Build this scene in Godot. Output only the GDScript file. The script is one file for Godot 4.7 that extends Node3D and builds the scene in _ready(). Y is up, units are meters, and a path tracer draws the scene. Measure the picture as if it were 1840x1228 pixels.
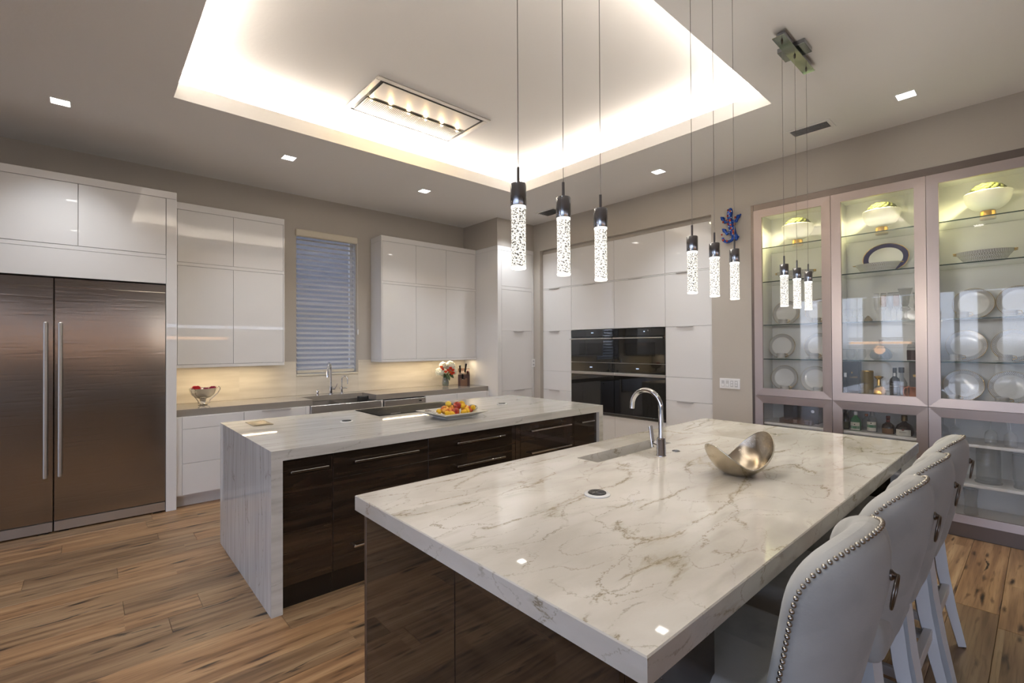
extends Node3D

# exposure and the strength of each kind of light
const EXPOSURE := 1.0
const SKY := 2.75
const DOWN := 1.85
const COVE := 6.0
const UNDER := 0.27
const PEND := 0.125
const PUCK := 0.9

func _ready() -> void:
	var cam := Camera3D.new()
	cam.name = "camera"
	cam.fov = 71.4757
	cam.near = 0.05
	cam.far = 100.0
	cam.transform = Transform3D(Basis.from_euler(Vector3(deg_to_rad(0.48842), deg_to_rad(-41.71848), deg_to_rad(-0.28566))), Vector3(0, 1.5, 0))
	add_child(cam)
	cam.current = true
	var env := Environment.new()
	env.background_mode = Environment.BG_SKY
	var sky := Sky.new()
	var sm := ProceduralSkyMaterial.new()
	sm.sky_top_color = Color(0.42, 0.49, 0.63)
	sm.sky_horizon_color = Color(0.70, 0.73, 0.79)
	sm.ground_bottom_color = Color(0.22, 0.24, 0.26)
	sm.ground_horizon_color = Color(0.42, 0.46, 0.52)
	sm.sky_energy_multiplier = SKY
	sm.ground_energy_multiplier = SKY
	sky.sky_material = sm
	env.sky = sky
	env.tonemap_mode = Environment.TONE_MAPPER_LINEAR
	env.tonemap_exposure = EXPOSURE
	env.sdfgi_enabled = true
	env.ssao_enabled = true
	env.ssil_enabled = true
	var we := WorldEnvironment.new()
	we.name = "world"
	we.environment = env
	add_child(we)
	materials()
	build_floor()
	build_walls()
	build_ceiling()
	build_window()
	build_fridge_wall()
	build_uppers()
	build_tall_corner()
	build_base_run()
	build_oven_wall()
	build_island_cook()
	build_island_seat()
	build_display()
	build_stools()
	build_pendants()
	build_ceiling_fittings()
	build_wall_fittings()
	build_platter()
	build_counter_things()
	build_display_contents()
	build_living()


# A mesh under construction: bevelled boxes, lathes, tubes, extrusions and grids collected into one ArrayMesh.
class MB:
	var v := PackedVector3Array()
	var n := PackedVector3Array()
	var u := PackedVector2Array()
	var ix := PackedInt32Array()
	var t := Transform3D.IDENTITY
	var uo := Vector2.ZERO

	func vert(p: Vector3, nn: Vector3, uv: Vector2) -> int:
		v.append(t * p)
		n.append((t.basis * nn).normalized())
		u.append(uv + uo)
		return v.size() - 1

	func plan(p: Vector3, nn: Vector3) -> Vector2:
		var a := nn.abs()
		if a.y >= a.x and a.y >= a.z:
			return Vector2(p.x, p.z)
		if a.x >= a.z:
			return Vector2(p.z, p.y)
		return Vector2(p.x, p.y)

	func tri(a: int, b: int, c: int) -> void:
		var g := (v[b] - v[a]).cross(v[c] - v[a])
		if g.length_squared() < 1e-18:
			return
		if g.dot(n[a] + n[b] + n[c]) > 0.0:
			ix.append(a)
			ix.append(c)
			ix.append(b)
		else:
			ix.append(a)
			ix.append(b)
			ix.append(c)

	func quad(a: int, b: int, c: int, d: int) -> void:
		tri(a, b, c)
		tri(a, c, d)

	func poly(pts: Array, nn: Vector3) -> void:
		var s := v.size()
		for p in pts:
			vert(p, nn, plan(p, nn))
		for k in range(1, pts.size() - 1):
			tri(s, s + k, s + k + 1)

	# flat polygon whose normal is worked out from its corners and turned to point away from INSIDE
	func face(pts: Array, inside: Vector3) -> void:
		var nn: Vector3 = (pts[1] - pts[0]).cross(pts[2] - pts[0]).normalized()
		var m := Vector3.ZERO
		for p in pts:
			m += p
		if nn.dot(m / pts.size() - inside) < 0.0:
			nn = -nn
		poly(pts, nn)

	func box(c: Vector3, s: Vector3, b := 0.0) -> void:
		var h := s / 2.0
		b = minf(b, minf(h.x, minf(h.y, h.z)) * 0.9)
		for ax in 3:
			for sg in [-1.0, 1.0]:
				var nn := Vector3.ZERO
				nn[ax] = sg
				var e: int = (ax + 1) % 3
				var f: int = (ax + 2) % 3
				var pts := []
				for q in [[-1, -1], [1, -1], [1, 1], [-1, 1]]:
					var p := Vector3.ZERO
					p[ax] = sg * h[ax]
					p[e] = q[0] * (h[e] - b)
					p[f] = q[1] * (h[f] - b)
					pts.append(c + p)
				poly(pts, nn)
		if b <= 0.0:
			return
		for ax in 3:
			var e: int = (ax + 1) % 3
			var f: int = (ax + 2) % 3
			for se in [-1.0, 1.0]:
				for sf in [-1.0, 1.0]:
					var nn := Vector3.ZERO
					nn[e] = se
					nn[f] = sf
					var pts := []
					for q in [[-1, 0], [1, 0], [1, 1], [-1, 1]]:
						var p := Vector3.ZERO
						p[ax] = q[0] * (h[ax] - b)
						p[e] = se * (h[e] - (b if q[1] == 0 else 0.0))
						p[f] = sf * (h[f] - (0.0 if q[1] == 0 else b))
						pts.append(c + p)
					poly(pts, nn.normalized())
		for sx in [-1.0, 1.0]:
			for sy in [-1.0, 1.0]:
				for sz in [-1.0, 1.0]:
					var s3 := Vector3(sx, sy, sz)
					poly([c + s3 * Vector3(h.x, h.y - b, h.z - b), c + s3 * Vector3(h.x - b, h.y, h.z - b), c + s3 * Vector3(h.x - b, h.y - b, h.z)], s3.normalized())

	# box between two corners
	func bx(x0: float, x1: float, y0: float, y1: float, z0: float, z1: float, b := 0.0) -> void:
		box(Vector3(x0 + x1, y0 + y1, z0 + z1) / 2.0, Vector3(absf(x1 - x0), absf(y1 - y0), absf(z1 - z0)), b)

	# profile of (radius, height), traced upwards on the outside and downwards on the inside
	func lathe(prof: Array, seg: int, o := Vector3.ZERO, sc := Vector2.ONE) -> void:
		var m := prof.size()
		var sn := []
		for i in m - 1:
			var d: Vector2 = prof[i + 1] - prof[i]
			sn.append(Vector2(d.y, -d.x).normalized())
		var arc := 0.0
		for i in m - 1:
			var p0: Vector2 = prof[i]
			var p1: Vector2 = prof[i + 1]
			var n0: Vector2 = sn[i]
			var n1: Vector2 = sn[i]
			if i > 0 and sn[i - 1].dot(sn[i]) > 0.72:
				n0 = (sn[i - 1] + sn[i]).normalized()
			if i < m - 2 and sn[i + 1].dot(sn[i]) > 0.72:
				n1 = (sn[i + 1] + sn[i]).normalized()
			var len := p0.distance_to(p1)
			var s := v.size()
			for k in seg + 1:
				var a := TAU * k / seg
				var ca := cos(a)
				var sa := sin(a)
				var y0 := p0.y
				var y1 := p1.y
				vert(o + Vector3(p0.x * ca * sc.x, y0, p0.x * sa * sc.y), Vector3(n0.x * ca / sc.x, n0.y, n0.x * sa / sc.y), Vector2(float(k) / seg, arc))
				vert(o + Vector3(p1.x * ca * sc.x, y1, p1.x * sa * sc.y), Vector3(n1.x * ca / sc.x, n1.y, n1.x * sa / sc.y), Vector2(float(k) / seg, arc + len))
			for k in seg:
				var q := s + k * 2
				quad(q, q + 1, q + 3, q + 2)
			arc += len

	func cyl(c: Vector3, r: float, h: float, seg := 20, b := 0.0) -> void:
		var p := [Vector2(0, 0)]
		if b > 0.0:
			p.append_array([Vector2(r - b, 0), Vector2(r, b), Vector2(r, h - b), Vector2(r - b, h)])
		else:
			p.append_array([Vector2(r, 0), Vector2(r, h)])
		p.append(Vector2(0, h))
		lathe(p, seg, c)

	func tube(path: Array, rad: Variant, seg := 8, closed := false, flat := false, twist := 0.0) -> void:
		var m := path.size()
		var up := Vector3.UP
		var rings := []
		var prev := Vector3.ZERO
		var side := Vector3.ZERO
		var arc := 0.0
		for i in m:
			var a: Vector3 = path[(i - 1 + m) % m] if closed else path[maxi(i - 1, 0)]
			var b: Vector3 = path[(i + 1) % m] if closed else path[mini(i + 1, m - 1)]
			var d := (b - a).normalized()
			if i == 0:
				side = d.cross(up)
				if side.length() < 0.1:
					side = d.cross(Vector3.FORWARD)
				side = side.normalized()
			else:
				side = (side - d * side.dot(d)).normalized()
				arc += path[i].distance_to(path[i - 1])
			var bi := side.cross(d).normalized()
			var r: float = rad if rad is float else rad[i]
			rings.append([path[i], side, bi, r, arc, d])
		var lim := m if closed else m - 1
		if flat:
			for i in lim:
				var A: Array = rings[i]
				var B: Array = rings[(i + 1) % m]
				for k in seg:
					var pts := []
					for q in [[A, k], [A, k + 1], [B, k + 1], [B, k]]:
						var R: Array = q[0]
						var a: float = TAU * q[1] / seg + twist
						pts.append(R[0] + (R[1] * cos(a) + R[2] * sin(a)) * R[3])
					face(pts, (A[0] + B[0]) / 2.0)
		else:
			var s := v.size()
			for i in m:
				var R: Array = rings[i]
				for k in seg + 1:
					var a := TAU * k / seg + twist
					var nn: Vector3 = R[1] * cos(a) + R[2] * sin(a)
					vert(R[0] + nn * R[3], nn, Vector2(float(k) / seg, R[4]))
			for i in lim:
				var i2 := (i + 1) % m
				for k in seg:
					quad(s + i * (seg + 1) + k, s + i * (seg + 1) + k + 1, s + i2 * (seg + 1) + k + 1, s + i2 * (seg + 1) + k)
		if not closed:
			for e in [0, m - 1]:
				var R: Array = rings[e]
				var pts := []
				for k in seg:
					var a := TAU * k / seg + twist
					pts.append(R[0] + (R[1] * cos(a) + R[2] * sin(a)) * R[3])
				poly(pts, R[5] * (-1.0 if e == 0 else 1.0))

	func ball(c: Vector3, r: Vector3, lon := 12, lat := 8) -> void:
		var s := v.size()
		for j in lat + 1:
			var b := PI * j / lat
			for i in lon + 1:
				var a := TAU * i / lon
				var d := Vector3(sin(b) * cos(a), cos(b), sin(b) * sin(a))
				vert(c + d * r, d / r, Vector2(float(i) / lon, float(j) / lat))
		for j in lat:
			for i in lon:
				var q := s + j * (lon + 1) + i
				quad(q, q + 1, q + lon + 2, q + lon + 1)

	# box with round edges of radius r
	func rbox(c: Vector3, s: Vector3, r: float, k := 4) -> void:
		var h := s / 2.0 - Vector3.ONE * r
		var lon := k * 4
		var lat := k * 2
		var st := v.size()
		for j in lat:
			var b := PI / 2.0 * float(j if j < k else j - k) / (k - 1) + (0.0 if j < k else PI / 2.0)
			var sy := 1.0 if j < k else -1.0
			for i in lon + 1:
				var q := (i / k) % 4
				var a := PI / 2.0 * (float(i % k) / (k - 1) + q)
				if i == lon:
					a = 0.0
					q = 0
				var sx := 1.0 if q == 0 or q == 3 else -1.0
				var sz := 1.0 if q < 2 else -1.0
				var d := Vector3(sin(b) * cos(a), cos(b), sin(b) * sin(a))
				var p := c + Vector3(sx * h.x, sy * h.y, sz * h.z) + d * r
				vert(p, d, plan(p, d))
		for j in lat - 1:
			for i in lon:
				var q := st + j * (lon + 1) + i
				quad(q, q + 1, q + lon + 2, q + lon + 1)
		for sy in [1.0, -1.0]:
			poly([c + Vector3(h.x, sy * s.y / 2.0, h.z), c + Vector3(-h.x, sy * s.y / 2.0, h.z), c + Vector3(-h.x, sy * s.y / 2.0, -h.z), c + Vector3(h.x, sy * s.y / 2.0, -h.z)], Vector3(0, sy, 0))

	# 2-D outline pushed from z0 to z1 of the frame xf
	func extrude(o: PackedVector2Array, z0: float, z1: float, xf := Transform3D.IDENTITY) -> void:
		var keep := t
		t = t * xf
		var idx := Geometry2D.triangulate_polygon(o)
		for z in [z0, z1]:
			var s := v.size()
			var nn := Vector3(0, 0, -1 if z == minf(z0, z1) else 1)
			for p in o:
				vert(Vector3(p.x, p.y, z), nn, p)
			for k in range(0, idx.size(), 3):
				tri(s + idx[k], s + idx[k + 1], s + idx[k + 2])
		var m := o.size()
		var area := 0.0
		for i in m:
			area += o[i].cross(o[(i + 1) % m])
		var sg := 1.0 if area > 0.0 else -1.0
		var sn := []
		for i in m:
			var d := o[(i + 1) % m] - o[i]
			sn.append((Vector2(d.y, -d.x) * sg).normalized())
		for i in m:
			var a := o[i]
			var b := o[(i + 1) % m]
			var na: Vector2 = sn[i]
			var nb: Vector2 = sn[i]
			if sn[(i - 1 + m) % m].dot(sn[i]) > 0.72:
				na = sn[(i - 1 + m) % m] + sn[i]
			if sn[(i + 1) % m].dot(sn[i]) > 0.72:
				nb = sn[(i + 1) % m] + sn[i]
			var s := v.size()
			vert(Vector3(a.x, a.y, z0), Vector3(na.x, na.y, 0), Vector2(a.x + a.y, z0))
			vert(Vector3(b.x, b.y, z0), Vector3(nb.x, nb.y, 0), Vector2(b.x + b.y, z0))
			vert(Vector3(b.x, b.y, z1), Vector3(nb.x, nb.y, 0), Vector2(b.x + b.y, z1))
			vert(Vector3(a.x, a.y, z1), Vector3(na.x, na.y, 0), Vector2(a.x + a.y, z1))
			quad(s, s + 1, s + 2, s + 3)
		t = keep

	# grid of points f(i/nu, j/nv); OUT is a point inside that normals turn away from when closed shapes need it
	func surf(nu: int, nv: int, f: Callable, wrap := false, inside := Vector3.INF) -> void:
		var g := []
		for j in nv + 1:
			for i in nu + 1:
				g.append(f.call(float(i) / nu, float(j) / nv))
		var w := nu + 1
		var s := v.size()
		var nrm := []
		var vote := 0.0
		for j in nv + 1:
			for i in nu + 1:
				var il := i - 1
				var ir := i + 1
				if wrap:
					il = (i - 1 + nu) % nu
					ir = (i + 1) % nu
				var dx: Vector3 = g[j * w + clampi(ir, 0, nu)] - g[j * w + clampi(il, 0, nu)]
				var dy: Vector3 = g[mini(j + 1, nv) * w + i] - g[maxi(j - 1, 0) * w + i]
				var nn := dx.cross(dy).normalized()
				nrm.append(nn)
				if inside != Vector3.INF:
					vote += signf(nn.dot(g[j * w + i] - inside))
		var flip := -1.0 if vote < 0.0 else 1.0
		for j in nv + 1:
			for i in nu + 1:
				var nn: Vector3 = nrm[j * w + i]
				if nn == Vector3.ZERO:
					nn = nrm[(1 if j == 0 else j - 1) * w + i]
				vert(g[j * w + i], nn * flip, Vector2(float(i) / nu, float(j) / nv))
		for j in nv:
			for i in nu:
				var q := s + j * w + i
				quad(q, q + 1, q + w + 1, q + w)

	func mesh() -> ArrayMesh:
		var a := []
		a.resize(Mesh.ARRAY_MAX)
		a[Mesh.ARRAY_VERTEX] = v
		a[Mesh.ARRAY_NORMAL] = n
		a[Mesh.ARRAY_TEX_UV] = u
		a[Mesh.ARRAY_INDEX] = ix
		var m := ArrayMesh.new()
		m.add_surface_from_arrays(Mesh.PRIMITIVE_TRIANGLES, a)
		return m


var M := {}
var taken := {}
var rng := RandomNumberGenerator.new()

func numbered(called: String) -> String:
	var k: int = taken.get(called, -1) + 1
	taken[called] = k
	return called if k == 0 else "%s_%03d" % [called, k]

func part(mb: MB, called: String, m: Material, parent: Node, label := "") -> MeshInstance3D:
	var o := MeshInstance3D.new()
	o.mesh = mb.mesh()
	o.name = called
	o.material_override = null
	o.set_surface_override_material(0, m)
	parent.add_child(o, true)
	if label:
		o.set_meta("label", label)
	return o

func thing(called: String, label: String, category: String, at := Vector3.ZERO, turn := 0.0, group := "") -> Node3D:
	var o := Node3D.new()
	o.name = numbered(called)
	add_child(o, true)
	o.position = at
	o.rotation.y = turn
	tag(o, label, category, group)
	return o

func tag(o: Node, label: String, category: String, group := "") -> Node:
	o.set_meta("label", label)
	o.set_meta("category", category)
	if group:
		o.set_meta("group", group)
	return o

func single(mb: MB, called: String, label: String, category: String, m: Material, at := Vector3.ZERO, turn := 0.0, group := "") -> MeshInstance3D:
	var o := part(mb, numbered(called), m, self)
	o.position = at
	o.rotation.y = turn
	tag(o, label, category, group)
	return o

func structure(called: String) -> Node3D:
	var o := Node3D.new()
	o.name = called
	o.set_meta("kind", "structure")
	add_child(o, true)
	return o

func dup(src: Node3D, label: String, at: Vector3, turn := 0.0, group := "") -> Node3D:
	var base := String(src.name)
	var o: Node3D = src.duplicate()
	o.name = numbered(base)
	add_child(o, true)
	o.position = at
	o.rotation.y = turn
	o.set_meta("label", label)
	if group:
		o.set_meta("group", group)
	return o

func boxpart(called: String, m: Material, parent: Node, x0: float, x1: float, y0: float, y1: float, z0: float, z1: float, b := 0.0, uo := Vector2.ZERO) -> MeshInstance3D:
	var mb := MB.new()
	mb.uo = uo
	mb.bx(x0, x1, y0, y1, z0, z1, b)
	return part(mb, called, m, parent)

func v2(a: Array) -> Array:
	var o := []
	for k in range(0, a.size(), 2):
		o.append(Vector2(a[k], a[k + 1]))
	return o

func mk(c: Color, rough: float, metal := 0.0, spec := 0.5) -> StandardMaterial3D:
	var m := StandardMaterial3D.new()
	m.albedo_color = c
	m.roughness = rough
	m.metallic = metal
	m.metallic_specular = spec
	return m

func fnl(seed_: int, freq: float, oct := 4, kind := FastNoiseLite.TYPE_SIMPLEX_SMOOTH) -> FastNoiseLite:
	var f := FastNoiseLite.new()
	f.seed = seed_
	f.frequency = freq
	f.noise_type = kind
	f.fractal_octaves = oct
	f.fractal_type = FastNoiseLite.FRACTAL_FBM if oct > 1 else FastNoiseLite.FRACTAL_NONE
	return f

func warp(f: FastNoiseLite, amp: float, freq: float) -> FastNoiseLite:
	f.domain_warp_enabled = true
	f.domain_warp_amplitude = amp
	f.domain_warp_frequency = freq
	f.domain_warp_fractal_octaves = 4
	return f

# grey noise of w x h pixels drawn at 1/sx, 1/sy of that size and stretched up to it
func grey(f: FastNoiseLite, w: int, h: int, sx := 1, sy := 1) -> Image:
	var im := f.get_image(w / sx, h / sy)
	im.convert(Image.FORMAT_L8)
	if sx > 1 or sy > 1:
		im.resize(w, h, Image.INTERPOLATE_CUBIC)
	return im

# grey image -> RGBA through stops of [position, colour]
func ramp(im: Image, stops: Array) -> Image:
	var lut := PackedInt32Array()
	lut.resize(256)
	for i in 256:
		var x := i / 255.0
		var c: Color = stops[0][1]
		for k in stops.size() - 1:
			if x >= stops[k][0]:
				var f := clampf((x - stops[k][0]) / maxf(1e-5, stops[k + 1][0] - stops[k][0]), 0.0, 1.0)
				c = stops[k][1].lerp(stops[k + 1][1], f)
		lut[i] = c.r8 | (c.g8 << 8) | (c.b8 << 16) | (c.a8 << 24)
	var src := im.get_data()
	var out := PackedInt32Array()
	out.resize(src.size())
	for i in src.size():
		out[i] = lut[src[i]]
	return Image.create_from_data(im.get_width(), im.get_height(), false, Image.FORMAT_RGBA8, out.to_byte_array())

# the alpha of A scaled by grey image B through a window lo..hi
func mask(a: Image, b: Image, lo: float, hi: float) -> Image:
	var d := a.get_data()
	var e := b.get_data()
	var lut := PackedInt32Array()
	lut.resize(256)
	for i in 256:
		lut[i] = int(255.0 * smoothstep(lo, hi, i / 255.0))
	for i in e.size():
		var k := i * 4 + 3
		if d[k]:
			d[k] = (d[k] * lut[e[i]]) / 255
	return Image.create_from_data(a.get_width(), a.get_height(), false, Image.FORMAT_RGBA8, d)

func over(a: Image, b: Image) -> void:
	a.blend_rect(b, Rect2i(0, 0, b.get_width(), b.get_height()), Vector2i.ZERO)

func line(c: Color, mid: float, half: float, peak: float) -> Array:
	var z := Color(c, 0.0)
	return [[0.0, z], [mid - half, z], [mid - half * 0.25, Color(c, peak)], [mid + half * 0.25, Color(c, peak)], [mid + half, z], [1.0, z]]

func tex(im: Image) -> ImageTexture:
	return ImageTexture.create_from_image(im)

func normal_of(im: Image, strength: float) -> ImageTexture:
	var g: Image = im.duplicate()
	g.convert(Image.FORMAT_RGBA8)
	g.bump_map_to_normal_map(strength)
	return ImageTexture.create_from_image(g)

func with_tex(m: StandardMaterial3D, t: Texture2D, scale: Vector3) -> StandardMaterial3D:
	m.albedo_texture = t
	m.uv1_scale = scale
	return m

func bumpy(m: StandardMaterial3D, t: Texture2D, scale := 1.0) -> StandardMaterial3D:
	m.normal_enabled = true
	m.normal_texture = t
	m.normal_scale = scale
	return m

func tri(m: StandardMaterial3D, scale: float) -> StandardMaterial3D:
	m.uv1_triplanar = true
	m.uv1_scale = Vector3.ONE * scale
	return m

func glow(c: Color, e: float) -> StandardMaterial3D:
	var m := mk(Color(0.9, 0.9, 0.9), 0.4)
	m.emission_enabled = true
	m.emission = c
	m.emission_energy_multiplier = e
	return m

func pane(c: Color, alpha: float) -> StandardMaterial3D:
	var m := mk(Color(c, alpha), 0.02)
	m.transparency = BaseMaterial3D.TRANSPARENCY_ALPHA
	return m

func solid_glass(c: Color, alpha := 0.0) -> StandardMaterial3D:
	var m := mk(Color(c, alpha), 0.02)
	m.refraction_enabled = true
	m.refraction_scale = 0.05
	return m

func materials() -> void:
	# quartzite of the seating island: cream-grey clouds with thin tan and grey veins running mostly along the slab
	var w := 1536
	var h := 768
	var q := ramp(grey(warp(fnl(11, 0.004, 5), 50.0, 0.005), w, h, 2, 1), [[0.0, Color(0.755, 0.74, 0.705)], [0.35, Color(0.82, 0.805, 0.775)], [0.6, Color(0.865, 0.855, 0.83)], [1.0, Color(0.91, 0.90, 0.885)]])
	over(q, mask(ramp(grey(fnl(12, 0.02, 4), w, h, 5, 1), [[0.0, Color(0.60, 0.585, 0.55, 0.40)], [0.42, Color(0.7, 0.68, 0.62, 0.0)], [1.0, Color(0.7, 0.68, 0.62, 0.0)]]), grey(fnl(13, 0.004, 3), w, h, 2, 1), 0.35, 0.7))
	var k := 0
	for f in [[0.0042, 3, 0.50, 0.012, 0.66], [0.0050, 3, 0.44, 0.008, 0.60], [0.0056, 2, 0.56, 0.009, 0.52], [0.0078, 2, 0.50, 0.010, 0.36], [0.0100, 2, 0.46, 0.012, 0.28]]:
		var v := ramp(grey(warp(fnl(110 + k, f[0], 1), 34.0 if k < 3 else 20.0, 0.022), w, h, f[1], 1), line(Color(0.47, 0.42, 0.33) if k % 2 == 0 else Color(0.52, 0.485, 0.42), f[2], f[3], f[4]))
		over(q, mask(v, grey(fnl(130 + k, 0.010, 3), w, h, 2, 1), 0.36, 0.62))
		# a soft stain beside the strongest veins
		if k < 2:
			over(q, mask(ramp(grey(warp(fnl(110 + k, f[0], 1), 34.0, 0.022), w, h, f[1], 1), line(Color(0.64, 0.60, 0.50), f[2], 0.05, 0.30)), grey(fnl(130 + k, 0.010, 3), w, h, 2, 1), 0.45, 0.7))
		k += 1
	M.quartz = with_tex(mk(Color(0.92, 0.91, 0.90), 0.03), tex(q), Vector3(1.0 / 3.0, 1.0 / 1.5, 1))
	# the cooking island: finer straight streaks along the slab
	var s := ramp(grey(fnl(21, 0.03, 4), w, 512, 14, 1), [[0.0, Color(0.78, 0.772, 0.755)], [0.4, Color(0.845, 0.84, 0.825)], [0.7, Color(0.87, 0.865, 0.852)], [1.0, Color(0.895, 0.89, 0.88)]])
	over(s, mask(ramp(grey(warp(fnl(22, 0.004, 1), 30.0, 0.018), w, 512, 3, 1), line(Color(0.55, 0.53, 0.47), 0.5, 0.011, 0.55)), grey(fnl(23, 0.008, 2), w, 512, 2, 1), 0.42, 0.62))
	over(s, mask(ramp(grey(warp(fnl(24, 0.007, 1), 20.0, 0.018), w, 512, 4, 1), line(Color(0.58, 0.56, 0.51), 0.45, 0.014, 0.35)), grey(fnl(25, 0.008, 2), w, 512, 2, 1), 0.42, 0.62))
	M.quartz_fine = with_tex(mk(Color(0.90, 0.895, 0.89), 0.035), tex(s), Vector3(1.0 / 3.0, 1.0, 1))
	# floor oak
	w = 2048
	var o := ramp(grey(fnl(31, 0.012, 4), w, w / 2, 10, 1), [[0.0, Color(0.48, 0.36, 0.25)], [0.35, Color(0.62, 0.48, 0.35)], [0.65, Color(0.71, 0.57, 0.425)], [1.0, Color(0.77, 0.645, 0.50)]])
	over(o, ramp(grey(fnl(32, 0.09, 3), w, w / 2, 16, 1), [[0.0, Color(0.36, 0.26, 0.17, 0.5)], [0.42, Color(0.4, 0.3, 0.2, 0.0)], [0.75, Color(0.8, 0.7, 0.55, 0.0)], [1.0, Color(0.82, 0.72, 0.58, 0.25)]]))
	over(o, mask(ramp(grey(warp(fnl(33, 0.004, 2), 26.0, 0.02), w, w / 2, 6, 1), line(Color(0.12, 0.10, 0.085), 0.5, 0.022, 0.9)), grey(fnl(34, 0.006, 2), w, w / 2, 3, 1), 0.64, 0.76))
	over(o, ramp(grey(warp(fnl(35, 0.016, 2), 14.0, 0.02), w, w / 2, 3, 1), [[0.0, Color(0.10, 0.085, 0.075, 0.95)], [0.09, Color(0.16, 0.12, 0.09, 0.85)], [0.2, Color(0.36, 0.25, 0.16, 0.4)], [0.3, Color(0.4, 0.3, 0.2, 0.0)], [1.0, Color(0.4, 0.3, 0.2, 0.0)]]))
	var ot := tex(o)
	k = 0
	for c in [Color(0.87, 0.885, 0.89), Color(0.94, 0.95, 0.95), Color(0.81, 0.83, 0.845), Color(0.92, 0.91, 0.89)]:
		M["oak%d" % k] = with_tex(mk(c, 0.38), ot, Vector3(0.25, 1.0, 1))
		k += 1
	# dark glossy veneer, grain lying flat
	var d := ramp(grey(fnl(41, 0.02, 4), 1024, 512, 16, 1), [[0.0, Color(0.135, 0.106, 0.084)], [0.4, Color(0.175, 0.14, 0.112)], [0.7, Color(0.21, 0.168, 0.133)], [1.0, Color(0.27, 0.215, 0.17)]])
	M.veneer = with_tex(mk(Color(1, 1, 1), 0.03, 0.0, 0.6), tex(d), Vector3(0.7, 1.4, 1))
	M.veneer_dark = mk(Color(0.10, 0.08, 0.065), 0.3)
	# paints and lacquers
	M.white = mk(Color(0.90, 0.895, 0.89), 0.015)
	M.pull = mk(Color(0.78, 0.77, 0.76), 0.4, 0.35)
	M.white_edge = mk(Color(0.84, 0.83, 0.82), 0.3)
	M.gap = mk(Color(0.35, 0.34, 0.33), 0.6)
	var plaster := normal_of(grey(fnl(51, 0.05, 4), 512, 512), 2.0)
	M.wall = bumpy(tri(mk(Color(0.72, 0.695, 0.66), 0.75), 1.0), plaster, 0.12)
	M.ceiling = bumpy(tri(mk(Color(0.92, 0.915, 0.91), 0.8), 1.0), plaster, 0.10)
	M.splash = with_tex(mk(Color(0.97, 0.96, 0.94), 0.18), tex(ramp(grey(fnl(52, 0.03, 3), 512, 256, 8, 1), [[0.0, Color(0.84, 0.815, 0.77)], [1.0, Color(0.91, 0.89, 0.85)]])), Vector3(0.8, 1.6, 1))
	M.counter = mk(Color(0.555, 0.53, 0.50), 0.1)
	M.cream = mk(Color(0.85, 0.82, 0.75), 0.6)
	M.trimwhite = mk(Color(0.90, 0.885, 0.86), 0.4)
	# metals
	var brush := grey(fnl(61, 0.12, 3), 512, 512, 32, 1)
	var wavy := grey(fnl(62, 0.004, 2), 512, 512, 2, 1)
	var bmix: Image = wavy.duplicate()
	bmix.convert(Image.FORMAT_RGBA8)
	over(bmix, ramp(brush, [[0.0, Color(0, 0, 0, 0.10)], [0.5, Color(0.5, 0.5, 0.5, 0.0)], [1.0, Color(1, 1, 1, 0.10)]]))
	M.fridge = bumpy(mk(Color(0.60, 0.575, 0.55), 0.17, 1.0), normal_of(bmix, 1.6), 0.5)
	M.fridge.uv1_scale = Vector3(0.9, 0.5, 1)
	M.steel = bumpy(mk(Color(0.74, 0.725, 0.71), 0.4, 1.0), normal_of(brush, 1.0), 0.12)
	M.steel_dark = mk(Color(0.38, 0.37, 0.36), 0.3, 1.0)
	M.chrome = mk(Color(0.86, 0.86, 0.87), 0.06, 1.0)
	M.chrome_soft = mk(Color(0.62, 0.63, 0.65), 0.16, 1.0)
	M.bronze = bumpy(mk(Color(0.70, 0.65, 0.63), 0.42, 1.0), normal_of(brush, 1.0), 0.12)
	M.bronze_dark = mk(Color(0.47, 0.435, 0.415), 0.4, 1.0)
	M.gunmetal = mk(Color(0.48, 0.455, 0.43), 0.32, 1.0)
	M.gold = mk(Color(0.83, 0.68, 0.38), 0.22, 1.0)
	M.copper = mk(Color(0.78, 0.48, 0.36), 0.25, 1.0)
	var ham := normal_of(grey(fnl(63, 0.05, 1, FastNoiseLite.TYPE_CELLULAR), 512, 512), 3.0)
	M.hammered = bumpy(tri(mk(Color(0.80, 0.755, 0.68), 0.13, 1.0), 11.0), ham, 1.0)
	M.silver = mk(Color(0.86, 0.845, 0.81), 0.1, 1.0)
	M.mirror = mk(Color(0.70, 0.72, 0.68), 0.05, 1.0)
	# plastics, glass, cloth
	M.black_gloss = mk(Color(0.028, 0.03, 0.032), 0.03, 0.0, 0.62)
	M.induction = mk(Color(0.03, 0.029, 0.029), 0.42, 0.0, 0.12)
	M.black = mk(Color(0.035, 0.035, 0.037), 0.35)
	M.charcoal = mk(Color(0.12, 0.125, 0.13), 0.45)
	M.grey_plastic = mk(Color(0.80, 0.80, 0.80), 0.35)
	M.plastic = mk(Color(0.93, 0.93, 0.93), 0.3)
	M.pane = pane(Color(1, 1, 1), 0.02)
	M.shelf_glass = pane(Color(0.80, 0.93, 0.89), 0.10)
	M.shelf_edge = mk(Color(0.10, 0.22, 0.20), 0.1)
	M.clear = pane(Color(0.74, 0.76, 0.76), 0.17)
	M.glass_edge = pane(Color(0.40, 0.42, 0.42), 0.7)
	M.clear_grey = pane(Color(0.52, 0.54, 0.53), 0.32)
	M.clear_blue = pane(Color(0.50, 0.60, 0.70), 0.32)
	M.lens = glow(Color(1.0, 0.98, 0.95), 14.0)
	M.fabric = mk(Color(0.685, 0.685, 0.675), 0.85)
	M.fabric.rim_enabled = true
	M.fabric.rim = 0.6
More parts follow.
